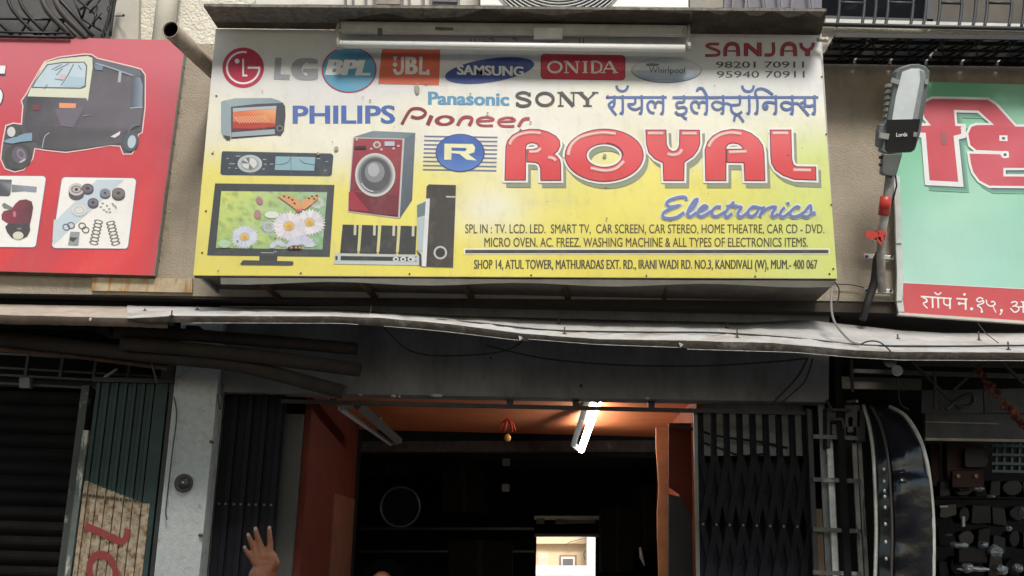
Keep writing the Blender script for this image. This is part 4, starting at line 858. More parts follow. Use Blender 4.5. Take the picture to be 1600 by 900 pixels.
# ================================================================ street lamp with pipe arm
lmp = thing('street_lamp', 'grey LED street lamp on a pipe arm clamped to the wall beside the green banner', 'street lamp', P(1372, 455, 7.7))
def yl(y): return 7.60-(455-y)*.0022 if y > 275 else 7.204-(275-y)*.0013
def LP(l, dy=0): return [P(x, y, yl(y)+dy) for x, y in l]
alu = mat('grey_cast_housing', (.17, .20, .21), .5, .3, .12, 8)
HN = Vector((0, .09, .035))
m = MB(); m.prism(LP([(1401, 112), (1408, 105), (1422, 100.5), (1436, 100), (1447, 104), (1453, 111), (1452, 124), (1447, 160), (1438, 210), (1430, 234), (1424, 238), (1385, 240), (1378, 236), (1380, 225), (1388, 180)]), HN); m.build('housing', alu, lmp, bevel=.006)
m = MB(); m.prism(LP([(1386, 187), (1438, 186), (1431, 228), (1425, 236), (1388, 238), (1383, 232)], -.004), (0, .006, .0)); m.build('cover_plate', mat('black_cover_plate', (.012, .014, .016), .35), lmp)
m = MB(); m.prism(LP([(1410, 112), (1424, 107), (1436, 107), (1444, 111), (1446, 120), (1434, 186), (1394, 187), (1400, 150)], -.004), (0, .006, .0)); m.build('lens', mat('lens_glass', (.78, .86, .90), .3, 0, .12, 5), lmp)
m = MB(); m.prism(LP([(1437, 109), (1444, 112), (1446, 121), (1434, 186), (1426, 186), (1438, 125)], -.006), (0, .002, .0)); m.build('lens_edge', mat('lens_smoke', (.30, .34, .36), .3), lmp)
for q in ([(1394, 121), (1406, 125), (1404, 132), (1392, 128)], [(1375, 207), (1390, 209), (1388, 218), (1374, 215)], [(1446, 123), (1451, 124), (1450, 132), (1445, 131)], [(1428, 206), (1434, 207), (1432, 214), (1427, 213)]):
    m = MB(); m.prism(LP(q, -.012), (0, .02, .0)); m.build('clip', mat('pale_clip', (.42, .43, .42), .4, .3), lmp)
for i in range(9):
    y = 130+i*9.5; m = MB(); m.prism(LP([(1388-i*.6, y), (1394-i*.9, y+1), (1393-i*.9, y+6), (1386-i*.6, y+5)], .03), (0, .06, .02)); m.build('cooling_fin', mat('pale_fin', (.36, .38, .37), .5, .4), lmp)
m = MB(); m.prism(LP([(1376, 194), (1383, 193), (1380, 232), (1372, 228), (1373, 205)], .02), HN*.8); m.build('side_box', alu, lmp, bevel=.004)
m = MB(); m.prism(LP([(1381, 240), (1411, 239), (1402, 271), (1399, 275), (1382, 273), (1378, 270)]), (0, .07, .02)); m.build('neck_clamp', mat('grey_neck', (.16, .18, .175), .5, .4), lmp, bevel=.008)
for y in (246, 257):
    m = MB(); m.disc(P(1378, y, yl(y)+.03), .012, .02, (-1, 0, 0), 8); m.build('bolt', iron, lmp)
pipe = mat('weathered_pipe', (.30, .27, .25), .5, .3, .2, 9, 0, 60, (.48, .48, .46), 4, .45, .6)
m = MB(); m.tube([P(1393, 258, yl(272)+.05), P(1385, 320, yl(320)+.03), P(1378, 360, yl(360)+.02), P(1376, 400, yl(400)), P(1378, 456, yl(456))], [.033, .033, .031, .03, .032], 14); m.build('pipe_arm', pipe, lmp)
tape = mat('red_tape', (.48, .035, .025), .35, 0, .15)
m = MB(); m.tube([P(1384.5, 307, yl(307)+.03), P(1381, 336, yl(336)+.026)], .042, 14); m.build('tape_band', tape, lmp)
m = MB(); c0 = P(1374, 366, yl(366)+.0); m.tube([P(1376, 360, yl(360)+.02), P(1375, 374, yl(374)+.02)], .041, 14)
for q in ([(1372, 364), (1354, 361), (1352, 370), (1362, 374), (1372, 370)], [(1374, 362), (1380, 360), (1381, 375), (1376, 378), (1372, 372)], [(1370, 370), (1372, 378), (1378, 385), (1376, 370)]): m.prism([P(x, y, yl(366)-.03) for x, y in q], (0, .02, .01))
m.build('tape_knot', tape, lmp)
for y, x0, x1 in ((400, 1350, 1397), (453, 1350, 1396)):
    m = MB(); m.px([(x0, y-4), (x1, y-1), (x1, y+6), (x0, y+4)], 7.70, .03); m.build('wall_clamp', mat('zinc_clamp', (.52, .53, .52), .4, .5), lmp, bevel=.004)
    for x in (x0+4, x1-4): m = MB(); m.disc(P(x, y+1, 7.70), .010, .012, (0, -1, 0), 8); m.build('bolt', iron, lmp)
m = MB(); m.tube([P(1399, 272, 7.25), P(1401, 290, 7.3), P(1396, 310, 7.35), P(1390, 330, 7.4)], .006, 6); m.build('wire', iron, lmp)
p_ = Print(7.3)
_, fs = text_mesh('Lords', .03); vs = text_mesh('Lords', .03)[0]
m = MB(); m.add([P(1400+ x*7.6, 213.5-y*8.5-x*.3, yl(211)-.012) for x, y in vs], fs); m.build('lettering', mat('white_print', (.5, .5, .5), .5), lmp)
m = MB(); m.tube([P(1378, 388, 7.52), P(1371, 405, 7.55), P(1367, 440, 7.6), P(1357, 468, 7.62), P(1348, 500, 7.6)], [.03, .034, .034, .03, .026], 10)
setp(m.build('cable_sleeve', mat('black_rubber', (.018, .018, .02), .5)), 'thick black rubber cable sleeve curving down below the street lamp pipe', 'cable')

# ================================================================ open pvc pipe
pv = thing('waste_pipe', 'stained plastic waste pipe with open black end sticking out above the red signboard', 'pipe', P(330, 112, 7.7))
a, b = P(266, 46, 6.78), P(352, 128, 7.74); R_ = .063; n_ = 22; t = (b-a).normalized(); u = t.orthogonal().normalized(); v_ = t.cross(u)
vs = []; fs = []
for (c_, r_) in ((b, R_), (a, R_), (a, R_*.9), (a+t*.02, R_*.9)):
    for j in range(n_): an = 2*math.pi*j/n_; vs.append(c_+(u*math.cos(an)+v_*math.sin(an))*r_)
for k in range(3):
    for j in range(n_): fs.append((k*n_+j, k*n_+(j+1) % n_, (k+1)*n_+(j+1) % n_, (k+1)*n_+j))
m = MB(); m.add(vs, fs, True); m.build('pipe_shell', mat('stained_pvc', (.40, .34, .27), .5, 0, .25, 9, 0, 60, (.20, .12, .07), 5, .5, .65), pv)
m = MB(); m.tube([a+t*.5, a+t*.015], R_*.895, 20, False); m.disc(a+t*.5, R_*.89, .01, t, 20); m.build('shaded_bore', mat('pipe_bore_black', (.01, .01, .01), .95), pv)  # bore coloured black to stand for the shade inside the pipe
# drain pipe
dp = thing('drain_pipe', 'thick vertical cream drain pipe running up the wall behind the red signboard', 'pipe', P(238, 70, 7.7))
a = P(238, 80, 7.62); m = MB(); m.tube([(a.x, 7.80, a.z-.3), (a.x, 7.80, a.z+1.6)], .085, 22); m.build('pipe_shell', mat('cream_pipe', (.66, .64, .55), .6, 0, .06), dp)
m = MB(); m.px([(178, -40), (218, -40), (216, 70), (172, 70)], YW+.10, .05); setp(m.build('wall_strip', mat('pale_strip', (.44, .43, .38), .9, 0, .1)), 'pale grey plastered strip of wall beside the cream drain pipe', 'wall strip')
m = MB(); a = P(180, 25, 7.84); m.tube([a, P(193, 25, 7.75)], .005, 6); m.ball(P(193, 24, 7.75), .012, 6, 5); setp(m.build('wall_hook', iron), 'small rusty hook in the pale wall strip beside the left grille', 'hook')
# ================================================================ sheet canopies
def interp(tab, x):
    for (x0, y0), (x1, y1) in zip(tab, tab[1:]):
        if x <= x1: return y0+(y1-y0)*clamp((x-x0)/(x1-x0))
    return tab[-1][1]
BACK = [(190, 476), (212, 478), (407, 481), (537, 484), (700, 493), (932, 499), (1165, 504), (1260, 500), (1407, 516), (1480, 520), (1600, 519), (1800, 524)]
CREASE = [(198, 497), (277, 493.6), (400, 494), (505, 494), (602, 497), (700, 506), (816, 521), (880, 526), (940, 530), (1068, 532), (1204, 535.6), (1333, 547), (1394, 549.6), (1600, 551), (1800, 556)]
LIP = [(198, 499), (230, 503), (300, 505), (531, 505.6), (600, 510), (661, 515), (700, 519), (812, 532.5), (822, 530), (932, 538.7), (1064, 543.5), (1074, 546), (1242, 551), (1333, 559), (1407, 563), (1600, 564), (1800, 568)]
tin = mat('galvanised_sheet', (.50, .495, .48), .6, .0, .12, 5, .25, 12, (.36, .32, .27), 3, .48, .68)
tin_lip = mat('rusty_sheet_lip', (.10, .083, .068), .8, .0, .35, 9, .4, 30, (.24, .215, .19), 4, .52, .64)
can = thing('sheet_canopy', 'long wavy galvanised sheet canopy sagging across the whole shop front below the signs', 'canopy', P(900, 520, 7.2))
YC = 6.95
def canopy(x0, x1, back, crease, lip, n, nm, par, mt, ml, yc=YC):
    T = .004; top = MB(); lp = MB(); R = []
    for i in range(n+1):
        x = x0+(x1-x0)*i/n; wob = .7*noise.noise(Vector((x*.02, 3, 0)))+.5*noise.noise(Vector((x*.07, 9, 0)))
        yc_ = interp(crease, x)+wob; yb_ = interp(back, x); yl_ = interp(lip, x)+wob+.8*noise.noise(Vector((x*.11, 1, 7)))
        A = P(x, yb_, 7.74); B = P(x, yc_, yc); Cc = P(x, yl_, yc+.012)
        R.append((A, A.lerp(B, .33)+Vector((0, 0, .012*noise.noise(Vector((x*.03, 1, 1))))), A.lerp(B, .67)+Vector((0, 0, .02*noise.noise(Vector((x*.04, 5, 1))))), B, Cc))
    k = 4; vs = []; 
    for r in R: vs += r[:4]
    up_ = len(vs); vs2 = vs+[v-Vector((0, 0, T)) for v in vs]
    fs = []
    for i in range(n):
        for j in range(3): a = i*4+j; fs += [(a, a+1, a+5, a+4), (a+up_, a+4+up_, a+5+up_, a+1+up_)]
        fs += [(i*4+3, i*4+3+up_, (i+1)*4+3+up_, (i+1)*4+3), (i*4, (i+1)*4, (i+1)*4+up_, i*4+up_)]
    top.add(vs2, fs, True); top.build('sheet', mt, par)
    vs = []; 
    for r in R: vs += [r[3]+Vector((0, -.001, 0)), r[4]]
    u2 = len(vs); vs2 = vs+[v+Vector((0, .004, -.001)) for v in vs]; fs = []
    for i in range(n): a = i*2; fs += [(a, a+1, a+3, a+2), (a+u2, a+2+u2, a+3+u2, a+1+u2), (a+1, a+1+u2, a+3+u2, a+3)]
    lp.add(vs2, fs, True); lp.build(nm, ml, par)
canopy(199, 1800, BACK, CREASE, LIP, 200, 'folded_lip', can, tin, tin_lip)
m = MB()
for x0, x1 in ((300, 560), (600, 700), (700, 815), (826, 1064), (1074, 1250), (1250, 1420), (1420, 1700)):
    xs = [x0+(x1-x0)*i/12 for i in range(13)]; m.tube([P(x, interp(LIP, x)-.3, YC) for x in xs], .0022, 5, False)
m.build('bright_lip_edge', mat('scuffed_metal', (.48, .47, .44), .5, .2, .5, 20), can)
for x in (818, 1069):
    y = interp(CREASE, x); m = MB(); m.prism([P(x-8, y+3, YC-.02), P(x-1, y+6, YC-.03), P(x+8, y+12, YC-.02), P(x, y+10, YC-.005), P(x-6, y+11, YC-.03)], (0, .01, 0)); m.build('torn_flap', mat('scuffed_metal', 0), can)
BOLTS = [(226, 486, 4), (268, 494, 9), (308, 484, 6), (579, 491, 14), (598, 489, 8), (873, 507, 12), (882, 522, 11), (1136, 513, 11), (1152, 528, 14), (1530, 532, 14), (1576, 547, 13), (1403, 530, 8)]
for x, y, h in BOLTS:
    t_ = clamp((y-interp(BACK, x))/(interp(CREASE, x)-interp(BACK, x))); Yb = 7.74+(YC-7.74)*t_
    m = MB(); a = P(x, y, Yb); b = P(x, y-h, Yb); m.tube([a-Vector((0, 0, .01)), Vector((a.x, a.y, b.z))], .0055, 6); m.disc(a, .016, .006, (0, -.4, 1), 8)
    m.build('bolt', mat('rusty_bolt', (.10, .07, .05), .7, .4), can)
c2 = thing('sheet_canopy', 'brown stained sheet canopy over the shuttered shop at the left edge', 'canopy', P(80, 500, 7.2))
canopy(-150, 262, [(-150, 472), (0, 475.5), (200, 479), (262, 484)], [(-150, 488), (0, 492), (200, 497), (262, 501)], [(-150, 503), (0, 506), (200, 510), (262, 513)], 40, 'folded_lip', c2, mat('dusty_sheet', (.40, .35, .28), .7, 0, .2, 6), mat('brown_lip', (.15, .11, .085), .8, 0, .3, 8), 7.0)
m = MB(); m.ball(P(141, 499, 6.98), (.010, .006, .014), 8, 6); m.build('bird_dropping', mat('white_print', 0), c2)
canm = mat('thin_black_cable', (.02, .02, .022), .6)
def cable(pts, r, label, name='cable', m_=None, sm=True, k=5, grp=None):
    pp = [P(*q) for q in pts]; pp = [Vector(v) for v in smooth_path([tuple(q) for q in pp], False, k)] if sm else pp
    b = MB(); b.tube(pp, r, 6); return setp(b.build(name, m_ or canm), label, 'cable', grp)
cable([(680, 499, 7.3), (760, 506, 7.2), (860, 516, 7.15), (1000, 519, 7.15), (1120, 520, 7.2), (1250, 529, 7.15), (1345, 539, 7.1), (1470, 541, 7.1), (1600, 540, 7.1), (1680, 541, 7.1)], .0065, 'thin black cable lying along the top of the galvanised canopy')
cable([(1302, 442, 7.25), (1299, 462, 7.2), (1300, 490, 7.15), (1308, 510, 7.1), (1328, 532, 7.05), (1345, 538, 7.05)], .008, 'grey twisted cable dropping from the right corner of the big signboard onto the canopy', m_=mat('grey_cable', 0))
cable([(1304, 440, 7.2), (1311, 452, 7.2), (1309, 470, 7.2), (1301, 480, 7.18), (1302, 505, 7.12)], .005, 'thin cable looping beside the right corner of the big signboard')
cable([(1345, 538, 7.0), (1358, 533, 6.98), (1375, 535, 6.95), (1392, 549, 6.94)], .005, 'short cable curling over the canopy edge above the two hanging discs')
cable([(1304, 444, 7.72), (1330, 445, 7.72), (1352, 450, 7.72)], .004, 'thin wire running along the wall from the big signboard to the street lamp clamp')
cable([(1528, 505, 7.6), (1540, 520, 7.3), (1560, 536, 7.1)], .003, 'hair-thin wire hanging under the green banner')
for (x, y, r, lb) in ((1391, 564, 10, 'dark hanging disc under the canopy edge, upper left of the pair'), (1402, 579, 8.5, 'pale blue-grey hanging disc under the canopy edge, lower right of the pair')):
    m = MB(); m.disc(P(x, y, 7.02), r/232, .008, (.1, 1, .1), 20); m.disc(P(x, y, 7.015), r/232*.5, .006, (.1, 1, .1), 14); setp(m.build('hanging_disc', mat('disc_dark', (.05, .05, .05), .5) if r > 9 else mat('disc_grey', (.09, .10, .108), .5)), lb, 'disc')

# ---- under-canopy poles and hanging cables
pole = mat('dark_old_wood', (.020, .0135, .010), .85, 0, .4, 8, .4, 30)
for i, (pts, r, lb) in enumerate(((((180, 517, 7.3), (330, 526, 7.35), (558, 545, 7.4)), .045, 'dark brown pole slung under the canopy, uppermost of the three'), (((190, 536, 7.3), (360, 552, 7.35), (563, 578, 7.4)), .050, 'dark round pole under the canopy, middle of the three'), (((-60, 522, 7.4), (120, 542, 7.4), (280, 560, 7.4), (380, 572, 7.42), (538, 613, 7.45)), .052, 'long brown sagging pole under the canopy, lowest of the three'))):
    b = MB(); b.tube([Vector(v) for v in smooth_path([tuple(P(*q)) for q in pts], False, 5)], r, 12); setp(b.build('wooden_pole', pole), lb, 'pole', 'poles slung under the canopy')
b = MB(); b.tube([P(-60, 540, 7.5), P(120, 556, 7.5), P(262, 575, 7.5)], .02, 8); setp(b.build('iron_rod', mat('rusty_iron', 0)), 'rusty rod over the left shutter under the brown canopy', 'rod')
for i, x in enumerate((150, 185, 215, 258, 290)):
    m = MB(); m.px([(x, 508), (x+20, 509), (x+20, 519+i % 2*3), (x, 518+i % 2*3)], 7.35, .25); setp(m.build('canopy_batten', pole), 'short dark timber end under the left canopy, %s from the left' % ('first', 'second', 'third', 'fourth', 'fifth')[i], 'timber', 'timber ends under the canopy')
cable([(760, 540, 7.8), (850, 560, 7.78), (960, 570, 7.76), (1090, 572, 7.76), (1200, 566, 7.78), (1262, 560, 7.8)], .006, 'thin dark wire sagging across the grey beam')
cable([(1262, 560, 7.8), (1245, 590, 7.8), (1215, 622, 7.82), (1205, 632, 7.85)], .007, 'left of two dark wires dropping to the gate top from the grey beam')
cable([(1270, 560, 7.79), (1258, 595, 7.79), (1232, 620, 7.81), (1215, 634, 7.85)], .006, 'right of two dark wires dropping to the gate top from the grey beam')
cable([(272, 620, 7.79), (276, 650, 7.78), (270, 700, 7.78), (262, 770, 7.78), (259, 800, 7.78), (261, 812, 7.78)], .005, 'thin black wire hanging down the left side of the pale pillar')
cable([(228, 520, 7.45), (238, 570, 7.45), (246, 600, 7.45)], .009, 'dark wire from the left canopy down to the green gate')
bell = thing('door_bell', 'round black bell box on the pale grey pillar', 'bell', P(288, 755, YP-.01))
m = MB(); m.disc(P(288, 755, YP), .067, -.03, n=28); m.build('base', mat('black_bakelite', (.018, .018, .02), .45), bell, bevel=.006)
m = MB(); m.ball(P(288, 755, YP-.03), (.045, .02, .045), 16, 8); m.build('dome', mat('black_bakelite', 0), bell); m = MB(); m.ball(P(286, 754, YP-.052), .008, 8, 6); m.build('screw', mat('zinc_clamp', 0), bell)
for x, y in ((329, 690), (312, 836)):
    m = MB(); m.tube([P(x, y, YP+.01), P(x+3, y+1, YP-.03)], .012, 8); setp(m.build('hinge_pin', mat('rusty_iron', 0)), 'rusty pin on the right edge of the pale pillar, %s' % ('upper' if y < 700 else 'lower'), 'pin', 'pins on the pillar')

cable([(600, 512, 7.8), (640, 548, 7.83), (700, 556, 7.84), (790, 548, 7.84), (830, 520, 7.8)], .005, 'thin slack wire looping over the left half of the grey beam')
cable([(348, 600, 7.8), (344, 640, 7.79), (340, 616, 7.79)], .004, 'stub of black wire at the corner of the pale pillar and the grey beam')
# ================================================================ left shutter
sht = thing('rolling_shutter', 'closed dark corrugated rolling shutter at the left edge', 'shutter', (-4, 7.95, .1))
smt = mat('shutter_black', (.006, .0052, .005), .8, 0, .4, 5, .2, 20, (.018, .014, .012), 3, .55, .7, streak=-8, spec=.12)
YSH = 7.98; zb0 = P(60, 612, YSH).z; pit = .108; xa = P(-150, 800, YSH).x; xb_ = P(128, 650, YSH).x
k = 0; z = zb0
while z > .15:
    pr_ = []
    for j in range(6):
        a = j/5*math.pi; pr_.append((xa, YSH-.030*math.sin(a), z-pit*.92*j/5))
    pr_ += [(xa, YSH+.012, z-pit*.92), (xa, YSH+.012, z)]
    b = MB(); b.prism(pr_, (xb_-xa, 0, 0)); b.build('slat', smt, sht); z -= pit; k += 1
m = MB(); m.box((xb_-.01, YSH-.05, .1), (xb_+.05, YSH+.05, zb0+.05)); m.build('guide_channel', mat('worn_channel', (.05, .055, .05), .6, .3, .3, 8, 0, 60, (.30, .32, .30), 6, .56, .64), sht)
# grille above the shutter
gr_ = thing('transom_grille', 'dark iron grille between the left shutter and the brown canopy', 'grille', P(60, 600, 8.0))
m = MB(); m.px([(-150, 545), (262, 572), (262, 610), (-150, 600)], 8.25, .05); m.build('back_board', blk, gr_)
for y0 in (552, 574, 585, 598): m = MB(); m.bar(P(-100, y0-5, 8.0), P(255, y0+15, 8.0), .016); m.build('rail', mat('grille_iron', (.05, .048, .045), .6, .3), gr_)
for x in (46, 100, 152, 205): m = MB(); m.bar(P(x, 545+x*.06, 7.99), P(x-6, 585+x*.04, 7.99), .022); m.build('upright', mat('grille_iron', 0), gr_)
m = MB(); m.bar(P(163, 590, 7.93), P(183, 577, 7.93), .018); m.build('loose_strip', mat('pale_strip', 0), gr_)
m = MB(); m.px([(30, 590), (46, 590), (46, 606), (30, 606)], 7.93, .05); m.build('small_box', mat('dim_carton', 0), gr_)

# ================================================================ folded green gate
fg = thing('folding_gate', 'folded green channel gate with a rusty cream painted patch and red letters', 'gate', P(180, 900, 7.9))
green = mat('dark_green_paint', (.011, .034, .031), .65, .0, .35, 6, .2, 30, (.07, .085, .07), 14, .66, .72)
cream_p = mat('rust_spotted_cream', (.36, .31, .225), .85, 0, .3, 10, .3, 40, (.17, .08, .03), 24, .46, .62)
YGt = 7.86
def gx(x, y): return x-(y-780)*.128      # verticals lean this way in the photo
zt_ = P(190, 598, YGt).z; pz_r = []
n_s = 13; xs0 = P(128, 780, YGt).x; xs1 = P(222, 780, YGt).x; wS = (xs1-xs0)/n_s
def patch_top(x): return P(800, 1, 1) and (P(130+(x-xs0)/(xs1-xs0)*94, 750+(x-xs0)/(xs1-xs0)*36, YGt).z)
for i in range(n_s):
    x = xs0+wS*i; yo = .012*(i % 2); zp_ = patch_top(x+wS/2)
    m = MB(); m.box((x+.003, YGt+yo, zp_), (x+wS-.004, YGt+yo+.03, zt_)); m.build('channel_strip', green, fg)
    m = MB(); m.box((x+.002, YGt+yo-.002, .15), (x+wS-.003, YGt+yo+.03, zp_-.0)); m.build('channel_strip', cream_p, fg, 'cream painted lower length flecked with rust')
    m = MB(); m.disc((x+wS/2, YGt+yo-.002, P(180, 779, YGt).z+.02-(i*.003)), .011, .012, (0, -1, 0), 8); m.build('rivet', mat('rusty_bolt', 0), fg)
x = xs1+.01; zp_ = patch_top(x)
m = MB(); m.box((x, YGt-.01, zp_), (x+.095, YGt+.04, zt_)); m.build('end_stile', green, fg)
m = MB(); m.box((x, YGt-.012, .15), (x+.055, YGt+.04, zp_)); m.build('end_stile', cream_p, fg, 'cream painted foot of the stile flecked with rust')
m = MB(); m.box((x+.057, YGt-.008, .15), (x+.093, YGt+.04, zp_-.002)); m.build('stile_edge', green, fg)
m = MB(); m.box((xs0-.055, YGt-.01, .15), (xs0-.012, YGt+.05, P(120, 672, YGt).z)); m.build('worn_stile', mat('worn_stile', (.10, .12, .11), .7, .1, .4, 7, 0, 60, (.42, .41, .37), 5, .52, .58, streak=2), fg)
m = MB(); m.box((x+.11, YGt-.01, .15), (x+.14, YGt+.05, zt_+.1)); m.box((xs0-.02, YGt-.03, zt_), (x+.14, YGt+.06, zt_+.035)); m.build('gate_frame', mat('dark_iron', 0), fg)
p = Print(YGt-.004)
rc = C(138, 34, 32)
p.stroke([(134, 822), (160, 833), (187, 846)], 12, rc, 1, ext=2, sm=False); p.stroke([(187, 848), (196, 842), (200, 826)], 10, rc, 1)
p.ell(160, 893, 25, 33, rc, 1, r2=.62, rot=-12)
p.build('lettering', PRINT_PAINT, fg, 'red hand-painted letters lying on their side')
m = MB(); m.px([(262, 560), (275, 560), (268, 700), (247, 900), (238, 1100), (228, 1100), (237, 900), (258, 700)], 7.9, .2); m.build('shadow_gap_board', blk, fg)  # black strip stands in for the shade between gate and pillar
m = MB(); a_ = P(258, 580, 7.87); m.box((a_.x-.03, 7.87, P(250, 612, 7.87).z), (a_.x+.07, 7.95, P(250, 570, 7.87).z)); m.build('cement_block', mat('dim_cement', (.10, .095, .085), .9), fg)

# ================================================================ folded black gate left of the door
bg = thing('folding_gate', 'folded black channel gate beside the pale pillar, left of the shop opening', 'gate', P(370, 900, 8.0))
gm = mat('black_gate_paint', (.0105, .0105, .0145), .7, .0, .3, 7, .2, 30, spec=.12)
Yg2 = 8.0; x0 = P(326, 760, Yg2).x; x1 = P(432, 760, Yg2).x; zt2 = P(380, 616, Yg2).z; n2 = 9
for i in range(n2):
    w_ = (x1-x0)/n2; x = x0+w_*i; yo = .02*(i % 2)
    m = MB(); m.box((x+.004, Yg2+yo, .15), (x+w_-.006, Yg2+yo+.012, zt2)); m.box((x+.004, Yg2+yo-.012, .15), (x+.010, Yg2+yo-.0005, zt2)); m.build('channel_strip', gm, bg)
    m = MB(); m.disc((x+w_/2, Yg2+yo, P(380, 788, Yg2).z), .009, .01, (0, -1, 0), 8); m.build('rivet', mat('zinc_rivet', (.09, .085, .08), .5, .3), bg)
m = MB(); m.box((x0-.02, Yg2+.045, .15), (x1+.01, Yg2+.06, zt2)); m.build('backing_strap', gm, bg)

# ================================================================ expanded black gate right of the door
eg = thing('collapsible_gate', 'partly opened black collapsible gate with crossing bars on the right of the shop opening', 'gate', P(1180, 900, 8.0))
Yg = 8.05; xl_ = P(1096, 760, Yg).x; xr_ = P(1262, 760, Yg).x; ztg = P(1180, 641, Yg).z; nb = 8
for i in range(nb+1):
    x = xl_+(xr_-xl_)*i/nb; m = MB(); m.box((x-.024, Yg, .15), (x+.024, Yg+.015, ztg)); m.box((x-.018, Yg-.012, .15), (x-.012, Yg-.0005, ztg)); m.box((x+.012, Yg-.012, .15), (x+.018, Yg-.0005, ztg)); m.build('channel_bar', gm, eg)
zc_ = [P(1180, y, Yg).z for y in (766, 878, 990)]
bw = (xr_-xl_)/nb; hl = P(1180, 766, Yg).z-P(1180, 878, Yg).z
for zc0 in zc_:
    for i in range(nb):
        x = xl_+bw*i
        for s_ in (1, -1):
            m = MB(); m.bar((x+(0 if s_ > 0 else bw), Yg-.020-.008*(s_ > 0), zc0-hl*.48), (x+(bw if s_ > 0 else 0), Yg-.020-.008*(s_ > 0), zc0+hl*.48), .044, .005); m.build('lattice_bar', gm, eg)
    for i in range(nb+1):
        m = MB(); m.disc((xl_+bw*i, Yg-.031, zc0-hl*.5), .010, .012, (0, -1, 0), 8); m.build('rivet', mat('zinc_rivet', 0), eg)
m = MB(); m.box((xr_+.005, Yg-.01, .15), (xr_+.045, Yg+.05, ztg+.02)); m.build('end_stile', mat('dark_iron', 0), eg)
m = MB(); m.box((xl_-.05, Yg-.005, .15), (xl_-.022, Yg+.02, ztg)); m.build('end_stile', mat('grey_stile', (.13, .13, .125), .5, .2), eg)
# pale boards and clutter behind the gate
bk = mat('pale_grey_back', (.42, .46, .46), .8, 0, .25, 6)
rng = random.Random(5)
m = MB(); m.rect(1086, 640, 1268, 900, 8.60, .03); m.rect(1086, 712, 1268, 1100, 8.55, .03)
wb_ = thing('back_partition', 'pale grey upper partition glimpsed between the bars of the collapsible gate', 'partition', P(1180, 712, 8.6))
m = MB(); m.rect(1088, 630, 1268, 712, 8.42, .03); m.build('pale_board', bk, wb_)
m = MB(); m.rect(1086, 712, 1285, 1100, 8.60, .03); m.build('dark_board', mat('dark_cloth', 0), wb_)
for x in (1110, 1146, 1186, 1226): m = MB(); m.rect(x, 636, x+5, 712, 8.58, .02); m.build('batten', mat('grey_board', 0), wb_)
cable([(1045, 664, 8.3), (1090, 672, 8.3), (1120, 681, 8.3), (1185, 690, 8.35), (1230, 700, 8.4)], .010, 'black cable stretched behind the collapsible gate, upper one')
cable([(1095, 690, 8.4), (1130, 702, 8.4), (1160, 712, 8.4), (1200, 708, 8.4)], .008, 'black cable behind the collapsible gate, lower one')
for i, (x, y, w_, h_, lb) in enumerate(((1140, 688, 10, 26, 'dark small object hanging behind the gate, left'), (1160, 690, 12, 22, 'dark small object hanging behind the gate, middle'), (1228, 690, 10, 18, 'dark small object hanging behind the gate, right'))):
    m = MB(); m.prism([P(x, y, 8.5), P(x+w_, y+2, 8.5), P(x+w_-2, y+h_, 8.5), P(x+3, y+h_-3, 8.5)], (0, .05, 0)); setp(m.build('hanging_pouch', blk, bevel=.008), lb, 'pouch', 'things hanging behind the gate')

# ================================================================ right jamb: pipes, planks, ladder rungs
jg = thing('side_grille', 'dark iron side grille with horizontal bars over pale boards, right of the collapsible gate', 'grille', P(1310, 900, 8.0))
for y in (683, 750, 828, 895): m = MB(); m.bar(P(1270, y-1, 7.93), P(1345, y+2, 7.93), .030, .02); m.build('cross_bar', mat('worn_grey_iron', (.10, .10, .095), .6, .3, .3, 12, 0, 60, (.32, .33, .32), 7, .56, .62), jg)
m = MB(); a = P(1272, 800, 7.95); m.box((a.x-.02, 7.95, .15), (a.x+.015, 7.99, P(1272, 640, 7.95).z)); m.build('upright', mat('dark_iron', 0), jg)
pd = [(1284, 1294, 632, 8.06, (.30, .33, .345), 'blue-grey strip'), (1295, 1304, 685, 8.0, (.72, .75, .74), 'whitish strip'), (1304, 1323, 690, 8.03, (.36, .36, .335), 'grey weathered strip'), (1335, 1342, 672, 8.03, (.36, .345, .315), 'grey strip'), (1344, 1350, 672, 8.05, (.28, .265, .24), 'brown-grey strip')]
for i, (a0, a1, y, Y, c, lb) in enumerate(pd):
    xA = P(a0+1, 780, Y).x; xB = P(a1+1, 780, Y).x; m = MB(); m.box((xA, Y, .15), (xB, Y+.02, P(a0, y, Y).z)); m.build('board', mat('worn_board_%s' % 'abcde'[i], c, .8, 0, .3, 6, .3, 40, tuple(v*.35 for v in c), 5, .55, .65, streak=3), jg, lb)
m = MB(); xA = P(1277, 850, 8.0).x; m.box((xA, 8.0, .15), (xA+.045, 8.03, P(1277, 795, 8.0).z)); m.build('board', mat('brown_wood_stub', (.16, .11, .07), .8), jg, 'short brown wooden stub')
m = MB(); xA = P(1268, 850, 8.3).x; m.box((xA, 8.35, .15), (xA+.4, 8.38, 3.2)); m.build('back_panel', blk, jg)
jn = thing('meter_boxes', 'cluster of small dark electric boxes and pipe elbows above the side grille', 'electric boxes', P(1320, 680, 7.9))
for x0_, y0_, x1_, y1_, c in ((1296, 640, 1318, 660, .03), (1320, 632, 1345, 668, .045), (1300, 662, 1322, 680, .05), (1324, 650, 1334, 676, .08), (1292, 636, 1298, 700, .025), (1338, 640, 1352, 690, .03)):
    m = MB(); m.rect(x0_, y0_, x1_, y1_, 7.92, .12); m.build('box', mat('box_%d' % int(c*1000), (c, c*.98, c*.9), .6, 0, .3), jn, bevel=.008)
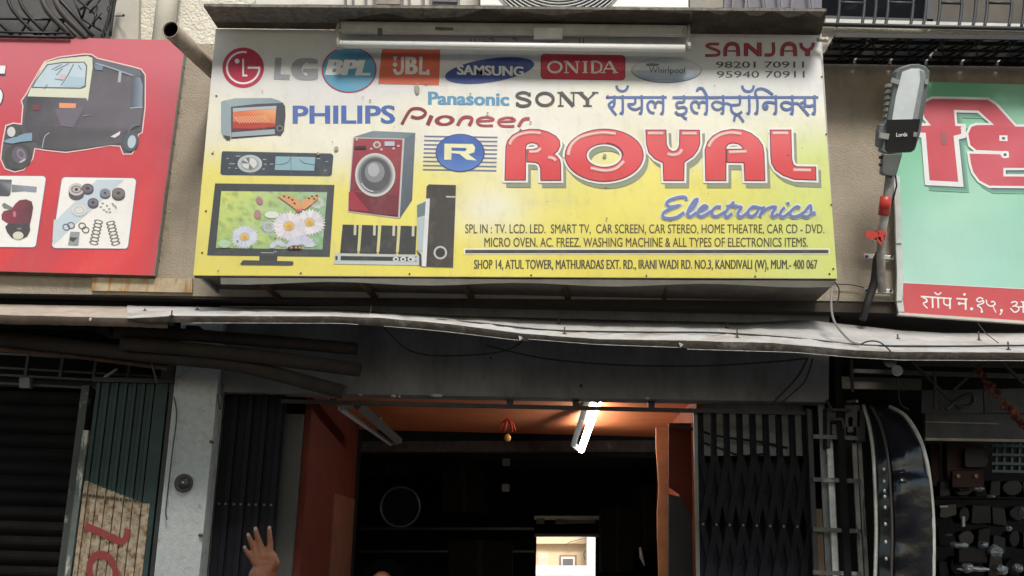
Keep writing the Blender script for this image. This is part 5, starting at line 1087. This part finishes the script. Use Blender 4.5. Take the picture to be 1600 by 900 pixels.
for pts in (((1292, 625, 7.9), (1300, 640, 7.88), (1330, 641, 7.88)), ((1300, 655, 7.88), (1316, 655, 7.88), (1318, 670, 7.88)), ((1322, 628, 7.86), (1340, 626, 7.86))):
    m = MB(); m.tube([P(*q) for q in pts], .012, 8); m.build('conduit', mat('grille_iron', 0), jn)
m = MB(); m.ball(P(1339, 627, 7.83), .010, 8, 6); m.build('glass_knob', mat('zinc_clamp', 0), jn)

# ================================================================ tall black glossy panel with chrome edges
bp_ = thing('black_gloss_panel', 'tall arched glossy black sheet with silver edge trims, hung in front of the right-hand shop', 'panel', P(1405, 900, 7.6))
L = [(1349, 634), (1357, 660), (1363, 695), (1366, 735), (1368, 780), (1369, 830), (1368, 880), (1366, 940), (1362, 1100)]
R2 = [(1390, 636), (1414, 650), (1434, 680), (1446, 715), (1452, 750), (1456, 790), (1458, 830), (1458, 880), (1457, 940), (1454, 1100)]
def res(pl, n):
    out = []; ds = [0]
    for a, b in zip(pl, pl[1:]): ds.append(ds[-1]+math.dist(a, b))
    for i in range(n+1):
        d_ = ds[-1]*i/n
        for j in range(len(pl)-1):
            if d_ <= ds[j+1]+1e-6: t_ = (d_-ds[j])/(ds[j+1]-ds[j]); out.append((pl[j][0]*(1-t_)+pl[j+1][0]*t_, pl[j][1]*(1-t_)+pl[j+1][1]*t_)); break
    return out
Ls = res(smooth_path(L), 90); Rs = res(smooth_path(R2), 90)
m = MB(); vs = []; nx_ = 10
for i in range(91):
    for j in range(nx_+1):
        u_ = j/nx_; x = Ls[i][0]*(1-u_)+Rs[i][0]*u_; y = Ls[i][1]*(1-u_)+Rs[i][1]*u_
        bulge = .10*math.sin(math.pi*u_)+.02*noise.noise(Vector((x*.03, y*.025, 2)))
        top_ = .25*max(0, 1-i/21)**2-(.042*sstep(733, 754, y)-.03*sstep(765, 860, y)+.004*math.sin(y*.11+x*.04+2*noise.noise(Vector((x*.05, y*.03, 4))))*sstep(760, 780, y)*sstep(900, 840, y))*(u_ > .30)
        vs.append(P(x, y, 7.66-bulge+top_+.03*abs(u_-.32)*(u_ < .4)))
n1 = len(vs); vs += [v+Vector((0, .008, 0)) for v in vs]; fs = []
for i in range(90):
    for j in range(nx_): a = i*(nx_+1)+j; fs += [(a, a+1, a+nx_+2, a+nx_+1), (a+n1, a+nx_+1+n1, a+nx_+2+n1, a+1+n1)]
m.add(vs, fs, True); m.build('sheet', mat('black_gloss', (.006, .007, .011), .20, 0, .1, 5, .2, 14), bp_)
chrome = mat('silver_trim', (.52, .52, .50), .35, .3, .2, 14)
for pl, r in ((Ls, .014), (Rs, .017)): m = MB(); m.tube([P(x, y, 7.655+.25*max(0, 1-i/21)**2) for i, (x, y) in enumerate(pl)], r, 8); m.build('edge_trim', chrome, bp_)
m = MB(); m.tube([P(l[0]*.72+r_[0]*.28, l[1]*.72+r_[1]*.28, 7.565+.25*max(0, 1-i/21)**2) for i, (l, r_) in enumerate(zip(Ls, Rs))], .011, 6); m.build('seam_trim', mat('dim_trim', (.06, .055, .05), .4, .2), bp_)
for i, y in enumerate((733, 752, 767, 776, 793, 819, 847, 873)): m = MB(); m.ball(P(1381+i*.5, y, 7.56), (.011, .008, .014), 8, 6); m.build('stud', mat('zinc_clamp', 0), bp_)

# ================================================================ right shop, under the canopy
ra = thing('shop_awning_frame', 'dark frame with boards and shelf lip over the right-hand shop', 'frame', P(1500, 640, 8))
for q, Y, c, lb in (([(1310, 588), (1440, 592), (1440, 609), (1310, 607)], 8.1, (.085, .075, .055), 'weathered brown board'), ([(1330, 576), (1650, 586), (1650, 592), (1330, 582)], 8.05, (.09, .085, .075), 'thin pale batten'), ([(1440, 610), (1650, 606), (1650, 645), (1440, 645)], 8.4, (.07, .072, .075), 'grey panel'),
                 ([(1446, 645), (1650, 648), (1650, 686), (1446, 684)], 8.0, (.045, .045, .045), 'dark box shutter'), ([(1446, 658), (1560, 661), (1560, 663), (1446, 660)], 7.99, (.16, .155, .145), 'scuffed edge line'), ([(1446, 684), (1650, 687), (1650, 691), (1446, 688)], 7.96, (.24, .20, .17), 'pale shelf lip')):
    m = MB(); m.px(q, Y, .04 if Y > 8.02 else .03); m.build('board', mat('frame_%d' % int(q[0][1]*10+q[0][0]), c, .8, 0, .35, 7), ra, lb)
for (a, b, w_) in (((1488, 612), (1542, 562), .018), ((1425, 566), (1500, 640), .02), ((1330, 562), (1332, 612), .02), ((1560, 560), (1640, 640), .02), ((1538, 610), (1540, 645), .02), ((1460, 580), (1462, 640), .02)):
    m = MB(); m.bar(P(a[0], a[1], 7.75), P(b[0], b[1], 7.85), w_); m.build('strut', mat('grille_iron', 0), ra)
cable([(1478, 640, 7.8), (1500, 622, 7.8), (1518, 616, 7.8), (1520, 630, 7.8), (1505, 636, 7.8), (1490, 628, 7.8)], .016, 'thick black cable coiled under the canopy of the right-hand shop', m_=mat('black_rubber', 0))
cable([(1403, 588, 7.3), (1404, 615, 7.5), (1408, 632, 7.7), (1420, 640, 7.8)], .005, 'thin wire hanging from the pale disc')
gl = thing('marigold_garland', 'drooping dried orange flower garland at the right edge under the canopy', 'garland', P(1560, 640, 7.6))
rng = random.Random(11)
gp = smooth_path([(1530, 575), (1540, 598), (1555, 610), (1572, 632), (1590, 652), (1606, 668)], False, 5)
for i, (x, y) in enumerate(gp):
    for k in range(2):
        m = MB(); c = P(x+rng.uniform(-6, 6), y+rng.uniform(-5, 5), 7.55+rng.uniform(-.04, .04)); m.ball(c, rng.uniform(.012, .024), 7, 5)
        m.build('flower_head', mat('dry_marigold', (.15, .035, .012), .9, 0, .4, 30) if (i+k) % 2 else mat('dark_marigold', (.05, .015, .01), .9), gl)
m = MB(); m.tube([P(x, y, 7.56) for x, y in gp], .004, 5); m.build('thread', canm, gl)
# goods
def goods(name, lab, cat, poly, Y, d, mm, grp='goods hanging in the right-hand shop', bev=.01):
    m = MB(); m.px(poly, Y, d); return setp(m.build(name, mm, bevel=bev), lab, cat, grp)
dr = mat('dim_red_plastic', (.018, .0025, .002), .5, spec=.2); dbk = mat('black_plastic', (.004, .004, .005), .4, spec=.2)
tq = mat('turquoise_plastic', (.014, .045, .048), .5)
bs = thing('plastic_rack', 'turquoise plastic rack hanging in the right-hand shop', 'rack', P(1570, 735, 8.3))
for x in (1556, 1568, 1580, 1592): m = MB(); m.px([(x, 692), (x+4, 692), (x+3, 738), (x-1, 738)], 8.3, .03); m.build('upright', tq, bs)
for y in (694, 708, 722, 734): m = MB(); m.px([(1550, y), (1600, y+1), (1600, y+5), (1550, y+4)], 8.27, .02); m.build('cross_piece', tq, bs)
goods('red_case', 'dark red plastic case hanging in the middle of the right-hand shop', 'case', [(1478, 690), (1500, 690), (1540, 696), (1538, 760), (1500, 768), (1480, 745)], 8.4, .1, dr)
goods('red_case', 'narrow dark red strip hanging beside the silver edge of the black panel', 'case', [(1452, 692), (1470, 692), (1472, 760), (1458, 762)], 8.5, .1, dr)
tg = thing('toy_tray', 'dark tray with two dim yellow dots hanging below the red case', 'tray', P(1508, 760, 8.35)); m = MB(); m.rect(1488, 735, 1532, 762, 8.36, .03); m.build('tray', dr, tg, bevel=.005)
for x in (1496, 1524): m = MB(); m.disc(P(x, 744, 8.36), .016, .02, (0, -1, 0), 12); m.build('dot', mat('dim_yellow', (.20, .10, .02), .5), tg)
goods('black_case', 'black case with rounded corners high in the right-hand shop', 'case', rrect(1508, 700, 1544, 730, 5), 8.33, .06, mat('dim_grey_plastic', (.008, .009, .010), .4, spec=.2))
rng = random.Random(21)
adjs = ['squat', 'tall', 'narrow', 'wide', 'slanted', 'small', 'flat', 'boxy', 'thin', 'large', 'stubby', 'long']
gi_ = 0
for row, (y, hh) in enumerate(((775, 28), (815, 30), (858, 30), (900, 34))):
    x = 1468; cnt = 0
    while x < 1610:
        w_ = rng.uniform(14, 32); h_ = hh*rng.uniform(.6, 1)
        sk = rng.uniform(-3, 3)
        jy = rng.uniform(-7, 5) if row in (1, 2) else 0; sl_ = rng.uniform(-5, 5) if row in (1, 2) else 0; m = MB()
        if cnt % 3 == 1: m.px([(x+w_*(.5+.5*math.cos(a_*.524)), y+jy-h_*(.5+.5*math.sin(a_*.524))) for a_ in range(12)], 8.45-row*.07, .16)
        else: m.px([(x+sk, y-h_+jy), (x+w_*.9+sk, y-h_+jy+sl_), (x+w_, y+jy+sl_), (x+w_*.4, y+jy+2), (x, y+jy)], 8.45-row*.07, .16)
        ms = rng.choice([dbk, dbk, mat('black_plastic_b', (.006, .006, .008), .25, spec=.3), mat('dim_grey_plastic', 0), blk])
        setp(m.build('packed_goods', ms, bevel=.008), 'dark package on the %s shelf of the right-hand shop, %s from the left' % (('top', 'second', 'third', 'lowest')[row], ('first', 'second', 'third', 'fourth', 'fifth', 'sixth', 'seventh', 'eighth', 'ninth')[cnt]), 'package', 'packed goods in the right-hand shop'); x += w_+rng.uniform(2, 5); cnt += 1
    if row in (0, 3): m = MB(); m.px([(1462, y+1), (1620, y+2), (1620, y+4), (1462, y+3)], 8.42-row*.07, .25); setp(m.build('shelf', blk), 'black shelf board in the right-hand shop, %s' % ('upper' if row == 0 else 'lower'), 'shelf', 'shelves in the right-hand shop')
foil = mat('crumpled_clear_film', (.24, .26, .27), .22, .5, .5, 25, 1.0, 25)
for k, (cx, cy, rx, ry, lb) in enumerate(((1500, 852, 14, 5, 'crumpled shiny film at the left of the black box'), (1555, 862, 11, 10, 'crumpled shiny film right of the black box'), (1520, 889, 26, 4, 'long strip of shiny film below the black box'), (1565, 890, 10, 8, 'crumpled shiny film in the bottom right corner area'), (1590, 888, 8, 6, 'small crumpled shiny film at the right edge'), (1528, 764, 11, 4, 'tangle of shiny wire in the middle of the right-hand shop'), (1575, 826, 6, 4, 'small shiny twist of film on the right'), (1535, 851, 9, 5, 'crumpled shiny film on top of the black box'), (1512, 888, 12, 7, 'crumpled shiny film under the left of the black box'), (1482, 836, 5, 2, 'tiny shiny scrap beside the black panel'), (1548, 776, 5, 3, 'tiny shiny scrap under the turquoise rack'), (1597, 800, 4, 9, 'upright shiny scrap at the right edge'))):
    c = P(cx, cy, 8.05); m = MB(); m.ball(c, (rx/210, .05, ry/210), 10, 7); m.v = [c+(v-c)*(1+.45*noise.noise(v*28)) for v in m.v]; m.smooth = [False]*len(m.f)
    setp(m.build('plastic_film', foil), lb, 'film', 'crumpled film in the right-hand shop')
m = MB(); m.rect(1498, 853, 1544, 880, 8.08, .1); setp(m.build('black_box', dbk, bevel=.01), 'black box between crumpled shiny film near the bottom right', 'box')
m = MB(); m.rect(1504, 807, 1508, 823, 8.2, .02); setp(m.build('label_tag', mat('pale_tag', (.34, .34, .32), .5)), 'small upright pale tag on a shelf of the right-hand shop', 'tag')
m = MB(); m.rect(1469, 790, 1481, 792.5, 8.2, .02); setp(m.build('label_tag', mat('pale_tag', 0)), 'small flat pale tag near the silver trim of the black panel', 'tag')

# ================================================================ upper floor: grilles, windows, outdoor unit
gb = mat('grey_grille_paint', (.04, .044, .052), .5, .2, .2, 8)
lgr = thing('window_grille', 'dark curved box grille of the window above the red signboard, top left corner', 'grille', P(90, 58, 7.5))
wp = MB(); wp.px([(-300, -300), (182, -300), (172, 62), (-300, 54)], YW+.10, .05); wp.build('dark_window', mat('dim_window', (.07, .07, .068), .6, 0, .3), lgr)
gbk = mat('black_grille_paint', (.022, .022, .024), .45, .3)
def ctube(pts, r, name, par, mm, sm=True):
    if par == lgr: pts = [(a_, b_, 7.74-(7.74-c_)*.35) for a_, b_, c_ in pts]
    pp = [tuple(P(*q)) for q in pts]; pp = smooth_path(pp, False, 4) if sm and len(pp) > 2 else pp
    b = MB(); b.tube([Vector(q) for q in pp], r, 6); return b.build(name, mm, par)
for x0 in (-60, -20, 18, 36, 72, 92):
    w_ = .028 if x0 in (72, 92) else .016
    ctube([(x0-14, -40, 7.3), (x0-4, 4, 7.3), (x0+10, 26, 7.38), (x0+30, 46, 7.5), (x0+44, 60, 7.62)], w_, 'curved_bar', lgr, mat('brown_grille_bar', (.06, .055, .048), .6) if w_ > .02 else gbk)
for y in (30, 51, 57): ctube([(-80, y-2, 7.5), (110, y+1, 7.5)], .010, 'rail', lgr, gbk, False)
for x in (-20, 30, 62, 85): ctube([(x, 56, 7.52), (x+16, 31, 7.45)], .009, 'diagonal_bar', lgr, gbk, False)
ctube([(85, -10, 7.35), (112, 20, 7.38), (146, 58, 7.62)], .018, 'corner_bar', lgr, gbk); ctube([(160, 58, 7.66), (170, 30, 7.66), (180, -20, 7.66)], .016, 'corner_bar', lgr, gbk); ctube([(185, -20, 7.66), (178, 10, 7.66), (172, 56, 7.66)], .013, 'corner_bar', lgr, gbk)
for a, b in (((112, -10), (128, 30)), ((122, 0), (158, 30)), ((140, -10), (128, 30)), ((128, 30), (158, 48)), ((158, 20), (136, 48)), ((140, 20), (156, 0)), ((125, 15), (138, 5)), ((150, -8), (130, 14)), ((146, 40), (152, 10))):
    ctube([(a[0], a[1], 7.5), (b[0], b[1], 7.58)], .009, 'diagonal_bar', lgr, gbk, False)
for x, y in ((173, 2), (170, 14), (165, 44), (163, 53)):
    c = P(x, y, 7.70); m = MB(); m.tube([c+Vector((.013*math.cos(a*.5236), 0, .024*math.sin(a*.5236))) for a in range(13)], .005, 6, False); m.build('ring', gbk, lgr)
# right: windows, box grille, projecting flat grille
rgr = thing('window_grille', 'grey box grille with a projecting lattice shelf, top right corner above the street lamp', 'grille', P(1450, 100, 7.5))
win = thing('window', 'dark reflecting window behind the grille in the top right corner', 'window', P(1450, 30, 7.9))
m = MB(); m.px([(1285, -260), (1450, -260), (1450, 30), (1285, 25)], YW+.11, .03); m.build('pane', mat('dark_glass', (.01, .011, .014), .03, 0, .1, 6, .0, 3), win)
m = MB(); m.px([(1458, -260), (1700, -260), (1700, 40), (1458, 32)], YW+.10, .04); m.build('curtained_pane', mat('brown_curtain', (.05, .043, .03), .6, 0, .5, 3), win)
m = MB(); m.px([(1448, -260), (1458, -260), (1458, 34), (1448, 34)], YW+.06, .06); m.px([(1285, 24), (1700, 38), (1700, 45), (1285, 31)], YW+.06, .06); m.build('frame', gb, win)
m = MB(); m.px([(1290, 29), (1700, 40), (1700, 47), (1290, 37)], YW-.0, .05); m.build('sill', mat('pale_sill', (.55, .55, .52), .7, 0, .15), win)
for i, x in enumerate((1309, 1348, 1366, 1385, 1424, 1444, 1466, 1500, 1522, 1540, 1578, 1598, 1640)):
    ctube([(x+4, -60, 7.33), (x+3, 0, 7.33), (x+1, 26, 7.33), (x-2, 42, 7.33)], .012, 'vertical_bar', rgr, gb)
for a, b in ((1309, 1348), (1385, 1424), (1466, 1500), (1540, 1578)): ctube([(a+3, 4, 7.33), (b+3, 5, 7.33)], .012, 'cross_bar', rgr, gb, False)
ctube([(1285, 38, 7.32), (1700, 47, 7.32)], .016, 'front_rail', rgr, gb, False)
zg_ = P(1440, 99, YW-.02).z
m = MB(); A_ = P(1284, 97, 7.7); B_ = P(1700, 107, 7.7)
def zbar(x0, y0, x1, y1, w_, nm='lattice_bar', par=rgr):
    b = MB(); b.bar((x0, y0, zg_), (x1, y1, zg_), w_, .012); return b.build(nm, gbk, par)
X0 = P(1284, 100, 7.7).x; X1 = P(1700, 105, 7.7).x
for y in (7.30, 7.40, 7.52, 7.64, 7.735): zbar(X0, y, X1, y, .020 if y in (7.52, 7.64) else .034, 'long_bar')
for k_ in range(7):
    xq = X0+.28*k_; m = MB(); m.box((xq, 7.32, zg_+.0125), (xq+.26, 7.74, zg_+.014+.004*(k_ % 2))); setp(m.build('shelf_sheet', mat('shelf_sheet_%d' % (k_ % 3), ((.13, .125, .115), (.24, .22, .19), (.10, .13, .18))[k_ % 3], .85, 0, .4, 9)), 'thin dull sheet lying on the lattice shelf, %s from the left' % ('first', 'second', 'third', 'fourth', 'fifth', 'sixth', 'seventh')[k_], 'sheet', 'sheets on the lattice shelf')
x = X0; i = 0
while x < X1:
    zbar(x, 7.31, x+.20, 7.73, .015); zbar(x+.08, 7.31, x-.04, 7.73, .015); zbar(x+.13, 7.52, x+.26, 7.31, .014); zbar(x+.32, 7.31, x+.12, 7.73, .013); zbar(x+.16, 7.40, x+.30, 7.64, .012); x += .26; i += 1
rng = random.Random(4)
stuff_c = [(.30, .28, .24), (.16, .20, .28), (.22, .19, .15), (.35, .34, .31), (.12, .12, .12), (.26, .20, .15)]
wds = ['first', 'second', 'third', 'fourth', 'fifth', 'sixth', 'seventh', 'eighth', 'ninth']
x = X0+.03; i = 0
while x < X1-.3 and i < 9:
    w_ = rng.uniform(.12, .22); m = MB(); m.box((x, 7.36+rng.uniform(0, .05), zg_+.013), (x+w_, 7.66, zg_+.013+rng.uniform(.02, .05)))
    c = stuff_c[i % 6]; setp(m.build('stored_box', mat('stored_%s' % 'abcdef'[i % 6], c, .8, 0, .3), bevel=.006), 'stored box lying on the lattice shelf above the street lamp, %s from the left' % wds[i], 'box', 'boxes stored on the lattice shelf'); x += w_+rng.uniform(.03, .08); i += 1
# centre windows and outdoor unit, only their feet in view above the plank
cw = thing('window', 'barred white framed window just above the left half of the plank', 'window', P(630, 10, 7.9))
m = MB(); m.px([(400, -300), (748, -300), (748, 8), (400, 8)], YW+.10, .05); m.build('frame', mat('white_window_paint', (.62, .61, .56), .8, 0, .12), cw)
m = MB(); m.px([(588, -200), (625, -200), (625, 6), (588, 6)], YW+.07, .03); m.build('curtain', mat('brown_grey_cloth', (.30, .27, .24), .9, 0, .3), cw)
m = MB(); m.px([(668, -200), (715, -200), (715, 3), (672, 2)], YW+.07, .03); m.build('pane', mat('blue_grey_pane', (.14, .14, .18), .3), cw)
for x in (538, 550, 570, 583, 627, 638, 660, 672, 715): m = MB(); m.px([(x, -200), (x+3.4, -200), (x+3.4, 9), (x, 9)], YW+.03, .02); m.build('bar', mat('grey_bar', (.12, .12, .13), .5, .2), cw)
ac = thing('air_conditioner', 'white outdoor air conditioner unit with black spiral fan guard, seen just above the plank', 'air conditioner', P(920, 10, 7.5))
m = MB(); m.px([(750, -230), (1076, -222), (1076, 13), (750, 9)], 7.42, .3); m.build('casing', mat('white_casing', (.80, .81, .80), .4, 0, .03), ac, bevel=.01)
cF = P(873, -70, 7.40); rF = (P(962, 8, 7.4)-cF).length*.93
m = MB(); m.disc(cF+Vector((0, .012, 0)), rF, .004, n=40); m.build('fan_recess', mat('fan_dark', (.02, .02, .025), .6), ac)
for k in range(20):
    r = rF*(1-k*.045)
    m = MB(); m.tube([cF+Vector((r*math.cos(a*math.pi/32), 0, r*math.sin(a*math.pi/32))) for a in range(65)], .006, 5, False); m.build('guard_ring', mat('pale_guard', (.62, .63, .62), .4), ac)
gw = thing('window', 'dark barred window above the right end of the plank', 'window', P(1180, 10, 7.9))
m = MB(); m.px([(1078, -200), (1130, -200), (1130, 14), (1078, 14)], YW+.05, .08); m.build('wall_pier', mat('dull_plaster_pier', (.30, .29, .26), .9, 0, .2), gw)
m = MB(); m.px([(1130, -200), (1284, -200), (1284, 16), (1130, 16)], YW+.10, .05); m.build('pane', mat('blue_grey_pane', 0), gw)
for x in (1140, 1152, 1163, 1172, 1190, 1214, 1244, 1262): m = MB(); m.bar(P(x, -60, YW+.02), P(x+(8 if x % 4 else -8), 16, YW+.02), .016); m.build('bar', mat('grey_bar', 0), gw)
m = MB(); m.tube([P(1276, 62, 7.14), P(1291, 62, 7.12)], .016, 10); m.ball(P(1291, 62, 7.12), .02, 8, 6); m.build('corner_knob', mat('pale_knob', (.5, .47, .42), .6), sign)

# ================================================================ person
YPp = 3.85; hc = P(602, 893, YPp); hz = P(602, 880, YPp).z          # top of the head
per = thing('person', 'dark haired person before the shop, one hand raised, only hand and forehead in view', 'person', (hc.x, YPp, 0))
b = MB()
hx, hy = hc.x, YPp
def cap(pts, rs, n=10):
    b.tube(smp(pts), None or smr(rs, len(pts)), n); b.ball(pts[0], rs[0], n, 7); b.ball(pts[-1], rs[-1], n, 7)
def smp(pts): return [Vector(q) for q in smooth_path([tuple(p_) for p_ in pts], False, 4)] if len(pts) > 2 else [Vector(q) for q in pts]
def smr(rs, k): return [v[0] for v in smooth_path([(r,) for r in rs], False, 4)] if k > 2 else list(rs)
zt0 = hz; sh_z = zt0-.30
b.ball((hx, hy, zt0-.105), (.076, .094, .112), 20, 14); b.ball((hx, hy-.035, zt0-.165), (.052, .060, .062), 14, 10)       # skull, jaw
b.ball((hx, hy-.102, zt0-.128), (.012, .020, .022), 8, 6)                                                             # nose
for s_ in (-1, 1): b.ball((hx+s_*.079, hy+.005, zt0-.12), (.010, .018, .030), 8, 6)
cap([(hx, hy+.015, zt0-.19), (hx, hy+.02, sh_z)], [.056, .062])
cap([(hx, hy+.02, sh_z-.06), (hx, hy+.02, zt0-.58), (hx, hy+.02, zt0-.80)], [.13, .14, .14], 16); b.ball((hx, hy+.02, sh_z-.07), (.20, .10, .10), 16, 10)
ha = P(408, 935, YPp-.05); wr = P(404, 900, YPp-.06)
Rz = wr.z
cap([(hx-.17, hy+.02, sh_z-.04), (hx-.37, hy-.02, sh_z-.20), (ha.x+.01, hy-.05, ha.z-.12), tuple(ha), tuple(wr)], [.055, .046, .044, .039, .036], 12)    # raised arm
cap([(hx+.18, hy+.02, sh_z-.04), (hx+.24, hy+.03, sh_z-.33), (hx+.23, hy-.04, sh_z-.58)], [.055, .043, .030], 12); b.ball((hx+.23, hy-.05, sh_z-.66), (.025, .042, .085), 12, 8)
for s_ in (-1, 1): cap([(hx+s_*.09, hy+.02, zt0-.85), (hx+s_*.10, hy, zt0-1.22), (hx+s_*.11, hy+.03, .09)], [.09, .062, .042], 12); b.ball((hx+s_*.115, hy-.05, .04), (.045, .12, .04), 12, 8)
# the raised hand: palm and five fingers
def HP(x, y, dy=0): return P(x, y, YPp-.07+dy)
zf = lambda x, y: (360+x/9, 800+y/9)
def hp(x, y, dy=0): return HP(*zf(x, y), dy)
for q in ((370, 640), (450, 620), (530, 620), (590, 640), (400, 720), (480, 720), (560, 720), (420, 800), (490, 800), (560, 800), (400, 850), (450, 870), (530, 870), (580, 850), (375, 700), (600, 720)):
    b.ball(hp(*q), (.0205, .015, .021), 10, 7)
cap([hp(200, 495, -.015), hp(235, 570, -.012), hp(300, 650, 0), hp(360, 720, 0)], [.0075, .0085, .0105, .013], 10)
cap([hp(250, 315, -.018), hp(285, 410, -.014), hp(330, 520, -.004), hp(380, 640, 0)], [.0080, .0092, .0108, .014], 10)
cap([hp(352, 228, -.016), hp(378, 340, -.012), hp(415, 450, -.003), hp(450, 620, 0)], [.0085, .0098, .0115, .015], 10)
cap([hp(548, 218, -.014), hp(553, 330, -.012), hp(560, 450, -.003), hp(545, 620, 0)], [.0082, .0096, .0112, .015], 10)
cap([hp(650, 668, -.030), hp(655, 730, -.024), hp(610, 800, -.008), hp(540, 850, 0)], [.009, .011, .0135, .016], 10)
skin = mat('brown_skin', (.27, .10, .048), .55, 0, .12, 14, .15, 120)
bo = b.build('body', skin, per)
rm = bo.modifiers.new('remesh', 'REMESH'); rm.mode = 'VOXEL'; rm.voxel_size = .0048; rm.use_smooth_shade = True
sm_ = bo.modifiers.new('smooth', 'SMOOTH'); sm_.iterations = 4; sm_.factor = .5
for q in ((200, 492), (250, 322), (350, 236), (548, 222)):
    m = MB(); m.ball(hp(q[0], q[1]+6, -.0235), (.0050, .0022, .0066), 10, 6); m.build('fingernail', mat('fingernail', (.34, .27, .24), .35), per)
m = MB()
for s_ in (-1, 1): m.ball((hx+s_*.032, hy-.084, zt0-.115), (.012, .008, .008), 10, 6)
m.build('eyes', mat('eye_white', (.5, .48, .45), .3), per)
m = MB()
for s_ in (-1, 1): m.ball((hx+s_*.032, hy-.091, zt0-.115), (.005, .003, .005), 8, 6)
m.build('pupils', blk, per)
m = MB(); m.ball((hx, hy-.088, zt0-.182), (.024, .010, .007), 12, 6); m.build('mouth', mat('lips', (.22, .07, .05), .5), per)
hm = MB(); hm.ball((hx, hy+.004, zt0-.096), (.088, .108, .110), 72, 44)
hm.v = [v+Vector((0, 0, .0)) if v.z < zt0-.10 else v for v in hm.v]
cc = Vector((hx, hy, zt0-.10)); hm.v = [cc+(v-cc)*(1+.07*noise.noise(v*40)) for v in hm.v]
def hairline(v): return v.y < hy-.02 and v.z < zt0-.022 and abs(v.x-hx) < .056
hm.v = [Vector((v.x, v.y+.060*sstep(0, .006, zt0-.024-18*(v.x-hx)**2-v.z)*sstep(.054, .046, abs(v.x-hx))*(v.y < hy-.02), v.z)) for v in hm.v]
hm.build('hair', mat('black_hair', (.003, .003, .003), 1, 0, .3, 40, 1.0, 200, spec=.0), per)
sh_ = MB(); sh_.tube([(hx, hy+.02, zt0-.86), (hx, hy+.02, zt0-.6), (hx, hy+.02, sh_z-.08), (hx, hy+.02, sh_z+.01)], [.185, .18, .19, .10], 24)
sh_.v = [Vector((v.x*1+0, hy+.02+(v.y-hy-.02)*.72, v.z)) for v in sh_.v]
sh_.tube([(hx-.15, hy+.02, sh_z-.04), (hx-.33, hy-.01, sh_z-.17)], [.075, .066], 14); sh_.tube([(hx+.15, hy+.02, sh_z-.04), (hx+.235, hy+.03, sh_z-.26)], [.075, .064], 14)
sh_.build('shirt', mat('dark_shirt', (.04, .045, .06), .85, 0, .15), per)
tr_ = MB()
for s_ in (-1, 1): tr_.tube([(hx+s_*.08, hy+.02, zt0-.82), (hx+s_*.10, hy+.01, zt0-1.22), (hx+s_*.11, hy+.03, .12)], [.115, .085, .07], 16)
tr_.build('trousers', mat('dark_trousers', (.03, .03, .035), .9), per)

# ================================================================ trees across the street (the top right window mirrors them)
leafm = mat('leaf_green', (.045, .075, .022), .6, 0, .35, 1.5); bark = mat('bark', (.09, .07, .05), .95, 0, .3, 6, .5, 30)
rng = random.Random(9)
lv = MB()
blobs = [(Vector((rng.uniform(-2.6, 2.6), rng.uniform(-2.4, 2.2), rng.uniform(8.5, 16.5))), rng.uniform(.9, 1.5)) for _ in range(52)]
for c_, r_ in blobs:
    for _ in range(200):
        d_ = Vector((rng.gauss(0, 1), rng.gauss(0, 1), rng.gauss(0, 1))).normalized()*r_*rng.random()**.4; c0 = c_+d_
        if c0.z > 3.15+(6.95+4.6-c0.y)*1.2: continue  # unseen crowns cut along the sun's slope: shopfront shaded, sign left sunlit
        a = Vector((rng.gauss(0, 1), rng.gauss(0, 1), rng.gauss(0, 1))).normalized(); b_ = a.orthogonal().normalized(); L_s = rng.uniform(.15, .28)
        lv.add([c0-a*L_s, c0-b_*L_s*.5, c0+a*L_s, c0+b_*L_s*.5], [(0, 1, 2, 3)])
def tree0():
    t = thing('tree', 'tall leafy street tree across the road, first from the left in the row', 'tree', (0, 0, 0), 'trees across the road')
    lv.build('crown', leafm, t)
    m = MB(); m.tube([(0, 0, 0), (.1, .05, 3), (0, .1, 7), (.1, 0, 12)], [.32, .26, .2, .06], 12)
    for c_, r_ in blobs[:12]: m.tube([(0, .1, 6.5+rng.random()), tuple(c_*.5+Vector((0, 0, 4.2))), tuple(c_)], [.11, .07, .03], 7)
    m.build('trunk', bark, t); return t
t0 = tree0(); t0.location = (-10.5, -4.7, 0)
for i, (x, y, sx_) in enumerate(((-6.4, -4.6, -1), (-2.3, -4.6, 1), (1.8, -4.65, -1), (5.9, -4.6, 1), (10, -4.7, -1))):
    c = t0.copy(); COL.objects.link(c); c.location = (x, y, 0); c.scale = (sx_, 1, 1); c['label'] = 'tall leafy street tree across the road, %s from the left in the row' % ('second', 'third', 'fourth', 'fifth', 'sixth')[i]
    for ch in t0.children: d_ = ch.copy(); COL.objects.link(d_); d_.parent = c
